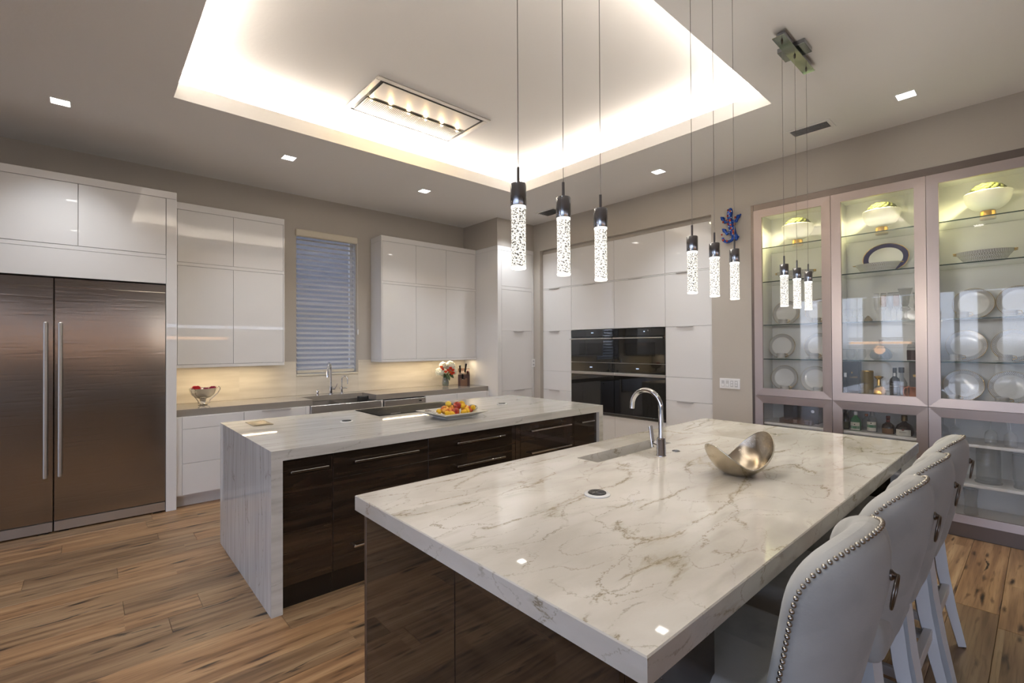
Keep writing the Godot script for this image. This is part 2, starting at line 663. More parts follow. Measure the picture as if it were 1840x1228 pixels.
	M.fabric.rim_tint = 0.4
	var nap := ramp(grey(warp(fnl(71, 0.006, 4), 40.0, 0.01), 512, 512), [[0.0, Color(0.86, 0.86, 0.86)], [0.5, Color(0.97, 0.97, 0.965)], [1.0, Color(1, 1, 1)]])
	tri(with_tex(M.fabric, tex(nap), Vector3.ONE), 1.4)
	bumpy(M.fabric, normal_of(grey(fnl(72, 0.2, 3), 512, 512), 2.0), 0.12)
	M.leg_white = mk(Color(0.84, 0.85, 0.86), 0.35)
	M.porcelain = mk(Color(0.84, 0.84, 0.83), 0.12)
	M.cable = mk(Color(0.50, 0.48, 0.46), 0.5)
	M.bowl = mk(Color(0.88, 0.88, 0.87), 0.5)
	M.navy = mk(Color(0.09, 0.10, 0.30), 0.12)
	var moss := ramp(grey(fnl(73, 0.05, 4), 256, 256), [[0.0, Color(0.12, 0.13, 0.03)], [0.5, Color(0.235, 0.25, 0.06)], [1.0, Color(0.36, 0.38, 0.11)]])
	M.moss = bumpy(tri(with_tex(mk(Color.WHITE, 0.95), tex(moss), Vector3.ONE), 9.0), normal_of(grey(fnl(74, 0.12, 3), 256, 256), 5.0), 1.0)

const CEIL := 3.325
const BACK := -5.97
const RIGHT := 5.05
const LEFT := -4.7
const REAR := 5.2

func build_floor() -> void:
	var fl := structure("floor")
	boxpart("subfloor", M.oak2, fl, LEFT - 0.2, 5.9, -0.15, -0.016, BACK - 0.2, REAR + 0.2)
	boxpart("living_floor", M.oak1, fl, LEFT, RIGHT, -0.016, 0.0, 0.75, REAR)
	boxpart("side_floor", M.oak1, fl, LEFT, -1.9, -0.016, 0.0, BACK, 0.75)
	# planks run along the back wall; joints are narrow V grooves
	rng.seed = 5
	var pitch := 0.192
	var z := BACK + 0.03
	var row := 0
	while z < 0.74:
		var z1 := minf(z + pitch, 0.75)
		var x := -1.9
		var first := true
		while x < RIGHT:
			var len := rng.randf_range(1.0, 2.1)
			if first:
				len = rng.randf_range(0.4, 1.8)
			first = false
			var x1 := minf(x + len, RIGHT)
			if RIGHT - x1 < 0.35:
				x1 = RIGHT
			var mb := MB.new()
			mb.uo = Vector2(rng.randf() * 4.0, rng.randf())
			var c := Vector3((x + x1) / 2.0, -0.008, (z + z1) / 2.0)
			mb.t = Transform3D(Basis.IDENTITY, c)
			mb.box(Vector3.ZERO, Vector3(x1 - x - 0.0014, 0.016, z1 - z - 0.0014), 0.0016)
			part(mb, "plank", M["oak%d" % rng.randi_range(0, 3)], fl)
			x = x1
		z = z1
		row += 1

func build_walls() -> void:
	var b := structure("wall_back")
	var wx0 := 1.86
	var wx1 := 2.60
	var wy0 := 1.165
	var wy1 := 2.90
	boxpart("wall_panel", M.wall, b, LEFT - 0.2, wx0, 0.0, CEIL + 0.4, BACK - 0.16, BACK)
	boxpart("wall_panel", M.wall, b, wx1, 5.9, 0.0, CEIL + 0.4, BACK - 0.16, BACK)
	boxpart("wall_panel", M.wall, b, wx0, wx1, 0.0, wy0, BACK - 0.16, BACK)
	boxpart("wall_panel", M.wall, b, wx0, wx1, wy1, CEIL + 0.4, BACK - 0.16, BACK)
	# bulkhead over the tall corner cabinet
	boxpart("bulkhead", M.wall, b, 4.33, RIGHT, 2.932, CEIL, BACK, -5.16)
	var r := structure("wall_right")
	boxpart("wall_panel", M.wall, r, RIGHT, 5.9, 0.0, CEIL + 0.4, BACK, -5.03)
	boxpart("wall_panel", M.wall, r, RIGHT, 5.9, 2.915, CEIL + 0.4, -5.03, 0.1)
	boxpart("wall_panel", M.wall, r, RIGHT, 5.9, 0.0, 2.915, -2.402, -1.986)
	boxpart("wall_panel", M.wall, r, RIGHT, 5.9, 0.0, CEIL + 0.4, 0.1, REAR + 0.2)
	boxpart("recess_back", M.wall, r, 5.75, 5.9, 0.0, 2.915, -5.03, -2.402)
	boxpart("recess_back", M.wall, r, 5.48, 5.9, 0.0, 2.915, -1.986, 0.1)
	# the living side of the open plan room: glass doors to the terrace on the left, a high slit window at the rear
	var l := structure("wall_left")
	boxpart("wall_panel", M.wall, l, LEFT - 0.2, LEFT, 0.0, CEIL + 0.4, BACK, -4.6)
	boxpart("wall_panel", M.wall, l, LEFT - 0.2, LEFT, 2.7, CEIL + 0.4, -4.6, REAR)
	var k := structure("wall_rear")
	boxpart("wall_panel", M.wall, k, LEFT - 0.2, 5.9, 0.0, 2.05, REAR, REAR + 0.2)
	boxpart("wall_panel", M.wall, k, LEFT - 0.2, 5.9, 2.15, CEIL + 0.4, REAR, REAR + 0.2)
	var w := structure("window_2")
	var a := -4.6
	var step := (REAR - a) / 6.0
	for i in 7:
		var p := a + step * i
		boxpart("mullion", M.charcoal, w, LEFT - 0.12, LEFT - 0.04, 0.0, 2.7, maxf(p - 0.045, a), minf(p + 0.045, REAR), 0.004)
		if i < 6:
			boxpart("pane", M.pane, w, LEFT - 0.085, LEFT - 0.075, 0.0, 2.7, p + 0.045, p + step - 0.045)
	for z in [-3.7, -2.7, -1.9, -0.6]:
		var mb := MB.new()
		var o := PackedVector2Array()
		for q in 25:
			o.append(Vector2(q * 0.016, 0.018 * sin(q * 1.57)))
		for q in 25:
			o.append(Vector2((24 - q) * 0.016, 0.018 * sin((24 - q) * 1.57) - 0.006))
		mb.extrude(o, 0.02, 2.66, Transform3D(Basis(Vector3.RIGHT, -PI / 2.0), Vector3.ZERO))
		single(mb, "curtain", "beige curtain panel at the terrace doors, %d centimetres along" % int((z + 4.6) * 100), "curtain", M.cream, Vector3(LEFT + 0.06, 0, z), PI / 2.0)
	var w3 := structure("window_3")
	boxpart("pane", M.pane, w3, LEFT, 5.05, 2.05, 2.15, REAR + 0.09, REAR + 0.10)

func build_ceiling() -> void:
	var c := structure("ceiling")
	var x0 := 0.46
	var x1 := 3.86
	var z0 := -4.213
	var z1 := -1.36
	var t := CEIL + 0.119
	boxpart("soffit", M.ceiling, c, LEFT, RIGHT, CEIL, t, BACK, z0)
	boxpart("soffit", M.ceiling, c, LEFT, RIGHT, CEIL, t, z1, REAR)
	boxpart("soffit", M.ceiling, c, LEFT, x0, CEIL, t, z0, z1)
	boxpart("soffit", M.ceiling, c, x1, RIGHT, CEIL, t, z0, z1)
	var g := 0.2
	boxpart("tray_top", M.ceiling, c, x0 - g - 0.05, x1 + g + 0.05, 3.6, 3.7, z0 - g - 0.05, z1 + g + 0.05)
	boxpart("tray_side", M.ceiling, c, x0 - g - 0.05, x1 + g + 0.05, t, 3.6, z0 - g - 0.05, z0 - g)
	boxpart("tray_side", M.ceiling, c, x0 - g - 0.05, x1 + g + 0.05, t, 3.6, z1 + g, z1 + g + 0.05)
	boxpart("tray_side", M.ceiling, c, x0 - g - 0.05, x0 - g, t, 3.6, z0 - g, z1 + g)
	boxpart("tray_side", M.ceiling, c, x1 + g, x1 + g + 0.05, t, 3.6, z0 - g, z1 + g)
	# LED strips lying in the cove behind the lip
	var warm := Color(1.0, 0.95, 0.885)
	var lm := glow(warm, 8.0)
	var o := 0.11
	var runs := [
		[Vector3((x0 + x1) / 2.0, t, z0 - o), x1 - x0 + 0.16, true, "LED strip in the ceiling cove along the sink wall side"],
		[Vector3((x0 + x1) / 2.0, t, z1 + o), x1 - x0 + 0.16, true, "LED strip in the ceiling cove over the stool island side"],
		[Vector3(x0 - o, t, (z0 + z1) / 2.0), z1 - z0 + 0.16, false, "LED strip in the ceiling cove on the refrigerator side"],
		[Vector3(x1 + o, t, (z0 + z1) / 2.0), z1 - z0 + 0.16, false, "LED strip in the ceiling cove on the oven wall side"]]
	for r in runs:
		var mb := MB.new()
		var s := Vector3(r[1], 0.008, 0.02) if r[2] else Vector3(0.02, 0.008, r[1])
		mb.box(Vector3(0, 0.004, 0), s, 0.0)
		var st := single(mb, "led_strip", r[3], "light", lm, r[0])
		var al := AreaLight3D.new()
		al.name = "cove_light"
		al.area_size = Vector2(s.x, s.z)
		al.light_energy = COVE * float(r[1]) / 3.4
		al.light_color = warm
		al.rotation.x = PI / 2.0
		al.position.y = 0.011
		al.shadow_enabled = true
		al.set("area_range", 12.0)
		st.add_child(al, true)

func build_window() -> void:
	var w := structure("window_1")
	var x0 := 1.86
	var x1 := 2.60
	var y0 := 1.165
	var y1 := 2.90
	var zf := BACK - 0.13
	for q in [[x0, x0 + 0.035, y0, y1], [x1 - 0.035, x1, y0, y1], [x0 + 0.035, x1 - 0.035, y0, y0 + 0.035], [x0 + 0.035, x1 - 0.035, y1 - 0.035, y1], [x0 + 0.035, x1 - 0.035, 2.02, 2.055]]:
		boxpart("window_frame", M.trimwhite, w, q[0], q[1], q[2], q[3], zf - 0.03, zf + 0.02, 0.003)
	boxpart("pane", M.pane, w, x0 + 0.035, x1 - 0.035, y0 + 0.035, 2.02, zf - 0.008, zf - 0.002)
	boxpart("pane", M.pane, w, x0 + 0.035, x1 - 0.035, 2.055, y1 - 0.035, zf - 0.008, zf - 0.002)
	boxpart("sill", M.cream, w, x0 - 0.005, x1 + 0.02, y0 - 0.022, y0 + 0.002, BACK - 0.1, BACK + 0.018, 0.003)
	# sheer shade with 27 vanes hanging in the opening
	var b := thing("window_shade", "cream horizontal vane shade hanging over the window above the farmhouse sink", "window shade", Vector3((x0 + x1) / 2.0, 0, BACK - 0.035))
	var hw := (x1 - x0) / 2.0 - 0.012
	var mb := MB.new()
	mb.rbox(Vector3(0, 2.875, 0.032), Vector3(hw * 2 + 0.055, 0.085, 0.075), 0.018, 4)
	part(mb, "valance", M.cream, b)
	mb = MB.new()
	mb.rbox(Vector3(0, 1.195, 0.0), Vector3(hw * 2, 0.04, 0.026), 0.009, 3)
	part(mb, "bottom_rail", M.cream, b)
	var vm := MB.new()
	vm.t = Transform3D(Basis(Vector3.RIGHT, 0.62), Vector3.ZERO)
	vm.box(Vector3.ZERO, Vector3(hw * 2, 0.004, 0.048), 0.0015)
	var vane := vm.mesh()
	var vmat := mk(Color(0.80, 0.79, 0.765), 0.8)
	for i in 27:
		var o := MeshInstance3D.new()
		o.mesh = vane
		o.name = "vane"
		o.set_surface_override_material(0, vmat)
		b.add_child(o, true)
		o.position = Vector3(0, 1.245 + i * 0.0598, 0)
	var sh := mk(Color(0.86, 0.87, 0.89, 0.16), 0.8)
	sh.transparency = BaseMaterial3D.TRANSPARENCY_ALPHA
	boxpart("sheer", sh, b, -hw, hw, 1.21, 2.84, 0.0235, 0.0245)
	boxpart("sheer", sh, b, -hw, hw, 1.21, 2.84, -0.0245, -0.0235)
	boxpart("cord", M.plastic, b, hw + 0.028, hw + 0.031, 1.72, 2.84, 0.05, 0.053)
	boxpart("cord_pull", M.plastic, b, hw + 0.022, hw + 0.037, 1.65, 1.72, 0.045, 0.06, 0.004)
	# what stands outside it
	var gw := mk(Color(0.33, 0.34, 0.37), 0.9)
	var hs := thing("neighbor_house", "grey stucco side of the neighbouring house outside the sink window", "house", Vector3(2.2, -0.3, -9.6))
	boxpart("wall", gw, hs, -4.0, 4.0, 0.0, 5.2, -0.2, 0.0)
	boxpart("roof", M.charcoal, hs, -4.3, 4.3, 5.2, 5.35, -0.8, 0.5, 0.02)

func downlight(x: float, z: float, label: String) -> void:
	var d := thing("downlight", label, "ceiling light", Vector3(x, CEIL, z))
	var mb := MB.new()
	# square trimless fitting: thin flange round a recessed lens
	var s := 0.052
	for q in [[-s - 0.008, s + 0.008, -s - 0.008, -s], [-s - 0.008, s + 0.008, s, s + 0.008], [-s - 0.008, -s, -s, s], [s, s + 0.008, -s, s]]:
		mb.bx(q[0], q[1], -0.004, -0.0005, q[2], q[3], 0.001)
	part(mb, "trim_ring", M.plastic, d)
	mb = MB.new()
	mb.bx(-s, s, -0.003, -0.001, -s, s)
	part(mb, "lens", M.lens, d)
	var sp := SpotLight3D.new()
	sp.name = "downlight_beam"
	sp.light_energy = DOWN
	sp.light_color = Color(0.965, 0.98, 1.0)
	sp.light_size = 0.045
	sp.spot_angle = 52.0
	sp.spot_angle_attenuation = 0.9
	sp.spot_range = 14.0
	sp.spot_attenuation = 2.0
	sp.shadow_enabled = true
	sp.rotation.x = -PI / 2.0
	sp.position.y = -0.012
	d.add_child(sp, true)

func build_ceiling_fittings() -> void:
	downlight(-0.16, -4.84, "square ceiling downlight above the refrigerator columns")
	downlight(1.44, -4.84, "square ceiling downlight in front of the sink window, between tray and wall")
	downlight(2.945, -4.84, "square ceiling downlight in front of the right wall cabinets, under the tray edge")
	downlight(4.475, -4.84, "square ceiling downlight at the tall corner cabinet, beside the small vent")
	downlight(4.475, -2.69, "square ceiling downlight in front of the ovens, behind the hanging pendants")
	downlight(4.475, -0.66, "bright square ceiling downlight in front of the glass display cabinets")
	downlight(-0.16, -2.69, "square ceiling downlight left of the tray, outside the picture")
	downlight(-0.16, -0.66, "square ceiling downlight nearest the camera, outside the picture")
	for q in [[4.72, -4.485, 0.10, 0.145, "small rectangular white air vent in the ceiling by the corner cabinet"], [4.562, -1.305, 0.065, 0.135, "slotted grey air vent in the ceiling over the display cabinets"]]:
		var v := thing("air_vent", q[4], "vent", Vector3(q[0], CEIL, q[1]))
		var a: float = q[2]
		var b: float = q[3]
		var mb := MB.new()
		for e in [[-a - 0.03, a + 0.03, -b - 0.03, -b], [-a - 0.03, a + 0.03, b, b + 0.03], [-a - 0.03, -a, -b, b], [a, a + 0.03, -b, b]]:
			mb.bx(e[0], e[1], -0.006, -0.001, e[2], e[3], 0.002)
		part(mb, "frame", M.ceiling, v)
		boxpart("duct", M.steel_dark, v, -a, a, -0.002, -0.001, -b, b)
		for i in 6:
			mb = MB.new()
			mb.t = Transform3D(Basis(Vector3.BACK, 0.6), Vector3(-a + (i + 0.5) * a / 3.0, -0.007, 0))
			mb.box(Vector3.ZERO, Vector3(a / 3.4, 0.0018, b * 2))
			part(mb, "louver", M.grey_plastic, v)
	# ventilation hood let into the tray
	var h := thing("ceiling_hood", "stainless ceiling extractor with two filter panels and six small lamps", "extractor hood", Vector3(2.226, 3.6, -3.742))
	var hx := 0.56
	var hz := 0.338
	var mb := MB.new()
	for e in [[-hx, hx, -hz, -hz + 0.045], [-hx, hx, hz - 0.045, hz], [-hx, -hx + 0.045, -hz + 0.045, hz - 0.045], [hx - 0.045, hx, -hz + 0.045, hz - 0.045]]:
		mb.bx(e[0], e[1], -0.012, -0.001, e[2], e[3], 0.003)
	part(mb, "frame", M.steel, h)
	boxpart("slot", M.black, h, -hx + 0.045, hx - 0.045, -0.006, -0.002, -hz + 0.045, hz - 0.045)
	for s in [-1, 1]:
		boxpart("filter_panel", M.steel, h, -hx + 0.075, hx - 0.075, -0.014, -0.006, minf(s * 0.022, s * (hz - 0.062)), maxf(s * 0.022, s * (hz - 0.062)), 0.002)
	var rib := MB.new()
	for i in 60:
		rib.bx(-hx + 0.085 + i * 0.0162, -hx + 0.091 + i * 0.0162, -0.0155, -0.014, -hz + 0.066, -0.03)
	part(rib, "filter_ribs", M.steel_dark, h).set_meta("kind", "stuff")
	for i in 6:
		mb = MB.new()
		mb.cyl(Vector3(-0.44 + i * 0.176, -0.017, -0.034), 0.011, 0.003, 12)
		var lp := part(mb, "lamp", glow(Color(1.0, 0.85, 0.6), 3.0) if i == 0 else h.get_node("lamp").get_surface_override_material(0), h)
		var om := OmniLight3D.new()
		om.name = "hood_light"
		om.light_color = Color(1.0, 0.85, 0.6)
		om.light_energy = 0.08
		om.light_size = 0.01
		om.omni_range = 8.0
		om.omni_attenuation = 2.0
		om.shadow_enabled = true
		om.position = Vector3(-0.44 + i * 0.176, -0.021, -0.034)
		lp.add_child(om, true)

func build_wall_fittings() -> void:
	var s := thing("switch_plate", "white four-gang light switch plate on the wall beside the display cabinet", "light switch", Vector3(RIGHT, 1.087, -2.214))
	boxpart("plate", M.plastic, s, -0.006, -0.0005, -0.054, 0.054, -0.106, 0.106, 0.002)
	for i in 4:
		var z := -0.069 + i * 0.046
		boxpart("rocker", M.grey_plastic, s, -0.0085, -0.006, -0.034, 0.034, z - 0.0165, z + 0.0165, 0.001)
		if i < 2:
			boxpart("dimmer_button", M.plastic, s, -0.012, -0.0085, -0.03, -0.004, z - 0.011, z + 0.011, 0.001)
		else:
			var mb := MB.new()
			mb.t = Transform3D(Basis(Vector3.BACK, PI / 2), Vector3(-0.0085, 0.012, z))
			mb.cyl(Vector3.ZERO, 0.009, 0.004, 12, 0.001)
			mb.t = Transform3D(Basis(Vector3.BACK, PI / 2), Vector3(-0.0085, -0.014, z))
			mb.cyl(Vector3.ZERO, 0.009, 0.004, 12, 0.001)
			part(mb, "indicator_button", M.plastic, s)
	var o := thing("wall_outlet", "white power outlet on the side stile of the tall corner cabinet", "outlet", Vector3(5.012, 1.236, -5.16 + 0.0205))
	boxpart("plate", M.plastic, o, -0.034, 0.034, -0.06, 0.06, 0.0, 0.006, 0.002)
	for y in [-0.026, 0.026]:
		boxpart("socket", M.grey_plastic, o, -0.016, 0.016, y - 0.014, y + 0.014, 0.006, 0.0075, 0.0007)
		for x in [-0.007, 0.007]:
			boxpart("slot", M.charcoal, o, x - 0.0015, x + 0.0015, y - 0.004, y + 0.006, 0.0075, 0.0079)
	build_gecko()

func build_gecko() -> void:
	# tiled lizard ornament climbing the wall: blue body, curled tail, four short legs, rust patches
	var g := thing("gecko_ornament", "blue and rust mosaic gecko ornament climbing the wall above the switch plate", "wall ornament", Vector3(RIGHT, 0, 0))
	var p := func(y: float, z: float, x := -0.035) -> Vector3: return Vector3(x, y, z)
	var blue := bumpy(mk(Color(0.10, 0.27, 0.60), 0.12), normal_of(grey(fnl(81, 0.1, 1, FastNoiseLite.TYPE_CELLULAR), 256, 256), 4.0), 0.6)
	tri(blue, 12.0)
	var rust := mk(Color(0.60, 0.20, 0.10), 0.2)
	var pale := mk(Color(0.80, 0.82, 0.86), 0.15)
	var mb := MB.new()
	mb.tube([p.call(2.928, -2.172), p.call(2.912, -2.178), p.call(2.88, -2.183), p.call(2.845, -2.188), p.call(2.81, -2.184), p.call(2.77, -2.178), p.call(2.73, -2.168), p.call(2.69, -2.155), p.call(2.65, -2.143), p.call(2.62, -2.138)], [0.008, 0.022, 0.030, 0.027, 0.021, 0.029, 0.032, 0.031, 0.026, 0.018], 14)
	part(mb, "body", blue, g)
	mb = MB.new()
	var tail := []
	var rad := []
	for i in 15:
		var a := -0.9 + i * 0.30
		tail.append(Vector3(-0.03, 2.628 - sin(a) * 0.046 - 0.002, -2.205 + cos(a) * 0.055))
		rad.append(0.021 - i * 0.0007)
	mb.tube(tail, rad, 12)
	part(mb, "tail", blue, g)
	for q in [[2.80, -2.188, 2.79, -2.235, 2.835, -2.262, 0.021], [2.79, -2.165, 2.78, -2.115, 2.825, -2.102, 0.022], [2.685, -2.17, 2.665, -2.215, 2.705, -2.245, 0.021], [2.65, -2.14, 2.63, -2.118, 2.60, -2.125, 0.02]]:
		mb = MB.new()
		mb.tube([p.call(q[0], q[1]), p.call(q[2], q[3]), p.call(q[4], q[5], -0.028)], [0.016, 0.017, 0.014], 10)
		mb.ball(p.call(q[4], q[5], -0.026), Vector3(0.02, q[6], q[6]), 10, 7)
		for k in 3:
			mb.ball(p.call(q[4] + 0.018 * sin(k * 1.1 + 0.4), q[5] + (0.02 if q[5] > -2.17 else -0.02) * cos(k * 0.9 - 0.9), -0.02), Vector3(0.01, 0.01, 0.01), 8, 6)
		part(mb, "leg", blue, g)
	rng.seed = 8
	for q in [[2.905, -2.193, 0.008], [2.89, -2.168, 0.010], [2.845, -2.196, 0.009], [2.80, -2.200, 0.010], [2.795, -2.172, 0.012], [2.76, -2.192, 0.011], [2.745, -2.165, 0.012], [2.71, -2.160, 0.013], [2.68, -2.140, 0.012], [2.655, -2.140, 0.013], [2.745, -2.128, 0.010], [2.79, -2.243, 0.010], [2.815, -2.118, 0.009], [2.66, -2.258, 0.009], [2.60, -2.245, 0.011], [2.585, -2.205, 0.009]]:
		mb = MB.new()
		mb.ball(p.call(q[0], q[1], -0.0605), Vector3(0.0085, q[2] * 1.25, q[2]), 9, 6)
		part(mb, "mosaic_patch", rust, g)
	for i in 14:
		mb = MB.new()
		mb.ball(p.call(2.60 + i * 0.022, -2.165 - 0.02 * sin(i * 2.3) - (0.01 if i > 6 else 0.0), -0.0645), Vector3(0.005, 0.006, 0.006), 6, 4)
		part(mb, "mosaic_tile", pale, g)

# carcass of a cabinet facing +z: sides, top, bottom and back, fronts added separately
func carcass_z(parent: Node, m: Material, x0: float, x1: float, y0: float, y1: float, z0: float, z1: float) -> void:
	var mb := MB.new()
	mb.bx(x0, x1, y0, y1, z0, z1, 0.001)
	part(mb, "carcass", m, parent)

# white lacquered front facing +z
func front_z(called: String, parent: Node, x0: float, x1: float, y0: float, y1: float, zf: float, m: Material, th := 0.019) -> MeshInstance3D:
	var mb := MB.new()
	mb.uo = Vector2(x0 * 0.37 + y0 * 0.21, y0 * 0.43)
	mb.bx(x0 + 0.0016, x1 - 0.0016, y0 + 0.0016, y1 - 0.0016, zf - th, zf, 0.0014)
	return part(mb, called, m, parent)

# front facing -x
func front_x(called: String, parent: Node, z0: float, z1: float, y0: float, y1: float, xf: float, m: Material, th := 0.019) -> MeshInstance3D:
	var mb := MB.new()
	mb.bx(xf, xf + th, y0 + 0.0016, y1 - 0.0016, z0 + 0.0016, z1 - 0.0016, 0.0014)
	return part(mb, called, m, parent)

# thin folded tab pull on the top (or bottom) edge of a front facing -x
func tab_x(parent: Node, z: float, y: float, xf: float, up: bool, half := 0.1) -> void:
	var mb := MB.new()
	var s := 1.0 if up else -1.0
	mb.bx(xf - 0.016, xf + 0.012, y - 0.0015, y + 0.0012, z - half, z + half, 0.0006)
	mb.bx(xf - 0.016, xf - 0.0135, y - 0.012, y + 0.0012, z - half, z + half, 0.0006)
	part(mb, "pull", M.pull, parent)

func tab_z(parent: Node, x: float, y: float, zf: float, half := 0.1) -> void:
	var mb := MB.new()
	mb.bx(x - half, x + half, y - 0.0015, y + 0.0012, zf - 0.012, zf + 0.016, 0.0006)
	mb.bx(x - half, x + half, y - 0.012, y + 0.0012, zf + 0.0135, zf + 0.016, 0.0006)
	part(mb, "pull", M.pull, parent)

func build_fridge_wall() -> void:
	var zf := -5.34
	var s := thing("refrigerator_surround", "tall white gloss cabinet surround with two lift doors above the steel refrigerator columns", "tall cabinet", Vector3(0, 0, 0))
	boxpart("side_panel", M.white, s, 0.528, 0.607, 0.0, 2.865, -5.965, zf, 0.0015)
	boxpart("side_panel", M.white, s, -1.035, -0.955, 0.0, 2.865, -5.965, zf, 0.0015)
	boxpart("crown_panel", M.white, s, -1.035, 0.607, 2.867, 2.931, -5.965, zf, 0.0015)
	boxpart("rail", M.white, s, -0.953, 0.526, 2.311, 2.343, -5.965, zf, 0.001)
	boxpart("header_panel", M.white, s, -0.953, 0.526, 2.081, 2.309, -5.965, zf - 0.001, 0.001)
	boxpart("carcass", M.white_edge, s, -0.953, 0.526, 2.345, 2.865, -5.965, zf - 0.022)
	for q in [[-0.953, -0.661], [-0.661, -0.068], [-0.068, 0.526]]:
		front_z("door", s, q[0], q[1], 2.346, 2.865, zf - 0.001, M.white)
	var k := 0
	for q in [[-0.952, -0.2125, "left stainless refrigerator column with long bar handle, cut by the picture edge", -0.257], [-0.2085, 0.5265, "right stainless refrigerator column with bar handle beside the white surround panel", -0.172]]:
		var r := thing("refrigerator", q[2], "refrigerator", Vector3.ZERO, 0.0)
		boxpart("body", M.steel_dark, r, q[0] + 0.004, q[1] - 0.004, 0.012, 2.072, -5.95, zf - 0.055)
		var d := boxpart("door", M.fridge, r, q[0], q[1], 0.096, 2.07, zf - 0.055, zf - 0.008, 0.004, Vector2(0.3 * k, 0))
		var h := MB.new()
		var x: float = q[3]
		h.rbox(Vector3(x, 1.082, zf + 0.046), Vector3(0.026, 1.252, 0.026), 0.009, 3)
		for y in [0.56, 1.60]:
			h.box(Vector3(x, y, zf + 0.012), Vector3(0.02, 0.03, 0.044), 0.003)
		part(h, "handle", M.steel, d)
		var gr := boxpart("grille", M.steel, r, q[0] + 0.002, q[1] - 0.002, 0.012, 0.09, zf - 0.06, zf - 0.012, 0.003)
		boxpart("foot", M.black, r, q[0] + 0.03, q[0] + 0.09, 0.0, 0.012, -5.42, -5.36)
		boxpart("foot", M.black, r, q[1] - 0.09, q[1] - 0.03, 0.0, 0.012, -5.42, -5.36)
		k += 1

func build_uppers() -> void:
	var zf := -5.66
	for c in [[0.609, 1.636, [0.648, 1.133, 1.623], "white gloss wall cabinet left of the sink window with two tall and two short doors", 0], [2.803, 4.328, [2.822, 3.312, 3.798, 4.312], "white gloss wall cabinet right of the sink window with three tall and three short doors", 1]]:
		var w := thing("wall_cabinet", c[3], "wall cabinet")
		var x0: float = c[0]
		var x1: float = c[1]
		var d: Array = c[2]
		var xl: float = d[0]
		var xr: float = d[d.size() - 1]
		boxpart("carcass", M.white, w, x0, x1, 1.325, 2.862, -5.965, zf - 0.021, 0.001)
		boxpart("crown_panel", M.white, w, x0, x1, 2.863, 2.931, -5.965, zf, 0.0015)
		boxpart("bottom_panel", M.white, w, x0, x1, 1.294, 1.324, -5.965, zf, 0.0015)
		boxpart("rail", M.white, w, x0, x1, 2.309, 2.341, zf - 0.02, zf, 0.001)
		boxpart("side_stile", M.white, w, x0, xl - 0.001, 2.342, 2.862, zf - 0.02, zf, 0.001)
		boxpart("side_stile", M.white, w, x0, xl - 0.001, 1.325, 2.308, zf - 0.02, zf, 0.001)
		boxpart("side_stile", M.white, w, xr + 0.001, x1, 2.342, 2.862, zf - 0.02, zf, 0.001)
		boxpart("side_stile", M.white, w, xr + 0.001, x1, 1.325, 2.308, zf - 0.02, zf, 0.001)
		for i in d.size() - 1:
			front_z("door", w, d[i], d[i + 1], 1.326, 2.308, zf - 0.001, M.white)
			front_z("door", w, d[i], d[i + 1], 2.342, 2.862, zf - 0.001, M.white)
		# strip light let into the underside
		var warm := Color(1.0, 0.90, 0.74)
		var st := boxpart("strip_light", glow(warm, 3.0), w, x0 + 0.06, x1 - 0.06, 1.2930, 1.2938, -5.75, -5.735)
		var al := AreaLight3D.new()
		al.name = "under_cabinet_light"
		al.area_size = Vector2(x1 - x0 - 0.12, 0.015)
		al.light_energy = UNDER * (x1 - x0)
		al.light_color = warm
		al.rotation.x = -PI / 2.0
		al.position = Vector3((x0 + x1) / 2.0, 1.2915, -5.7425)
		al.shadow_enabled = true
		st.add_child(al, true)

func build_tall_corner() -> void:
	var zf := -5.16
	var t := thing("corner_cabinet", "tall white gloss cabinet in the corner beneath the bulkhead with stacked doors", "tall cabinet")
	boxpart("carcass", M.white, t, 4.332, 5.045, 0.1, 2.868, BACK + 0.002, zf - 0.021, 0.001)
	boxpart("crown_panel", M.white, t, 4.332, 5.045, 2.869, 2.931, BACK + 0.002, zf, 0.001)
	boxpart("plinth", M.white_edge, t, 4.34, 5.045, 0.0, 0.1, BACK + 0.002, zf - 0.06)
	boxpart("side_stile", M.white, t, 4.332, 4.404, 0.1, 2.868, zf - 0.02, zf, 0.001)
	boxpart("side_stile", M.white, t, 5.046 - 0.038, 5.045, 0.1, 2.868, zf - 0.02, zf, 0.001)
	boxpart("rail", M.white, t, 4.405, 5.007, 2.309, 2.356, zf - 0.02, zf, 0.001)
	for q in [[2.357, 2.868], [1.713, 2.308], [0.85, 1.713], [0.1, 0.85]]:
		front_z("door", t, 4.405, 5.007, q[0], q[1], zf - 0.001, M.white)
	tab_z(t, 4.73, 0.8495, zf, 0.1)
	tab_z(t, 4.73, 1.7125, zf, 0.1)

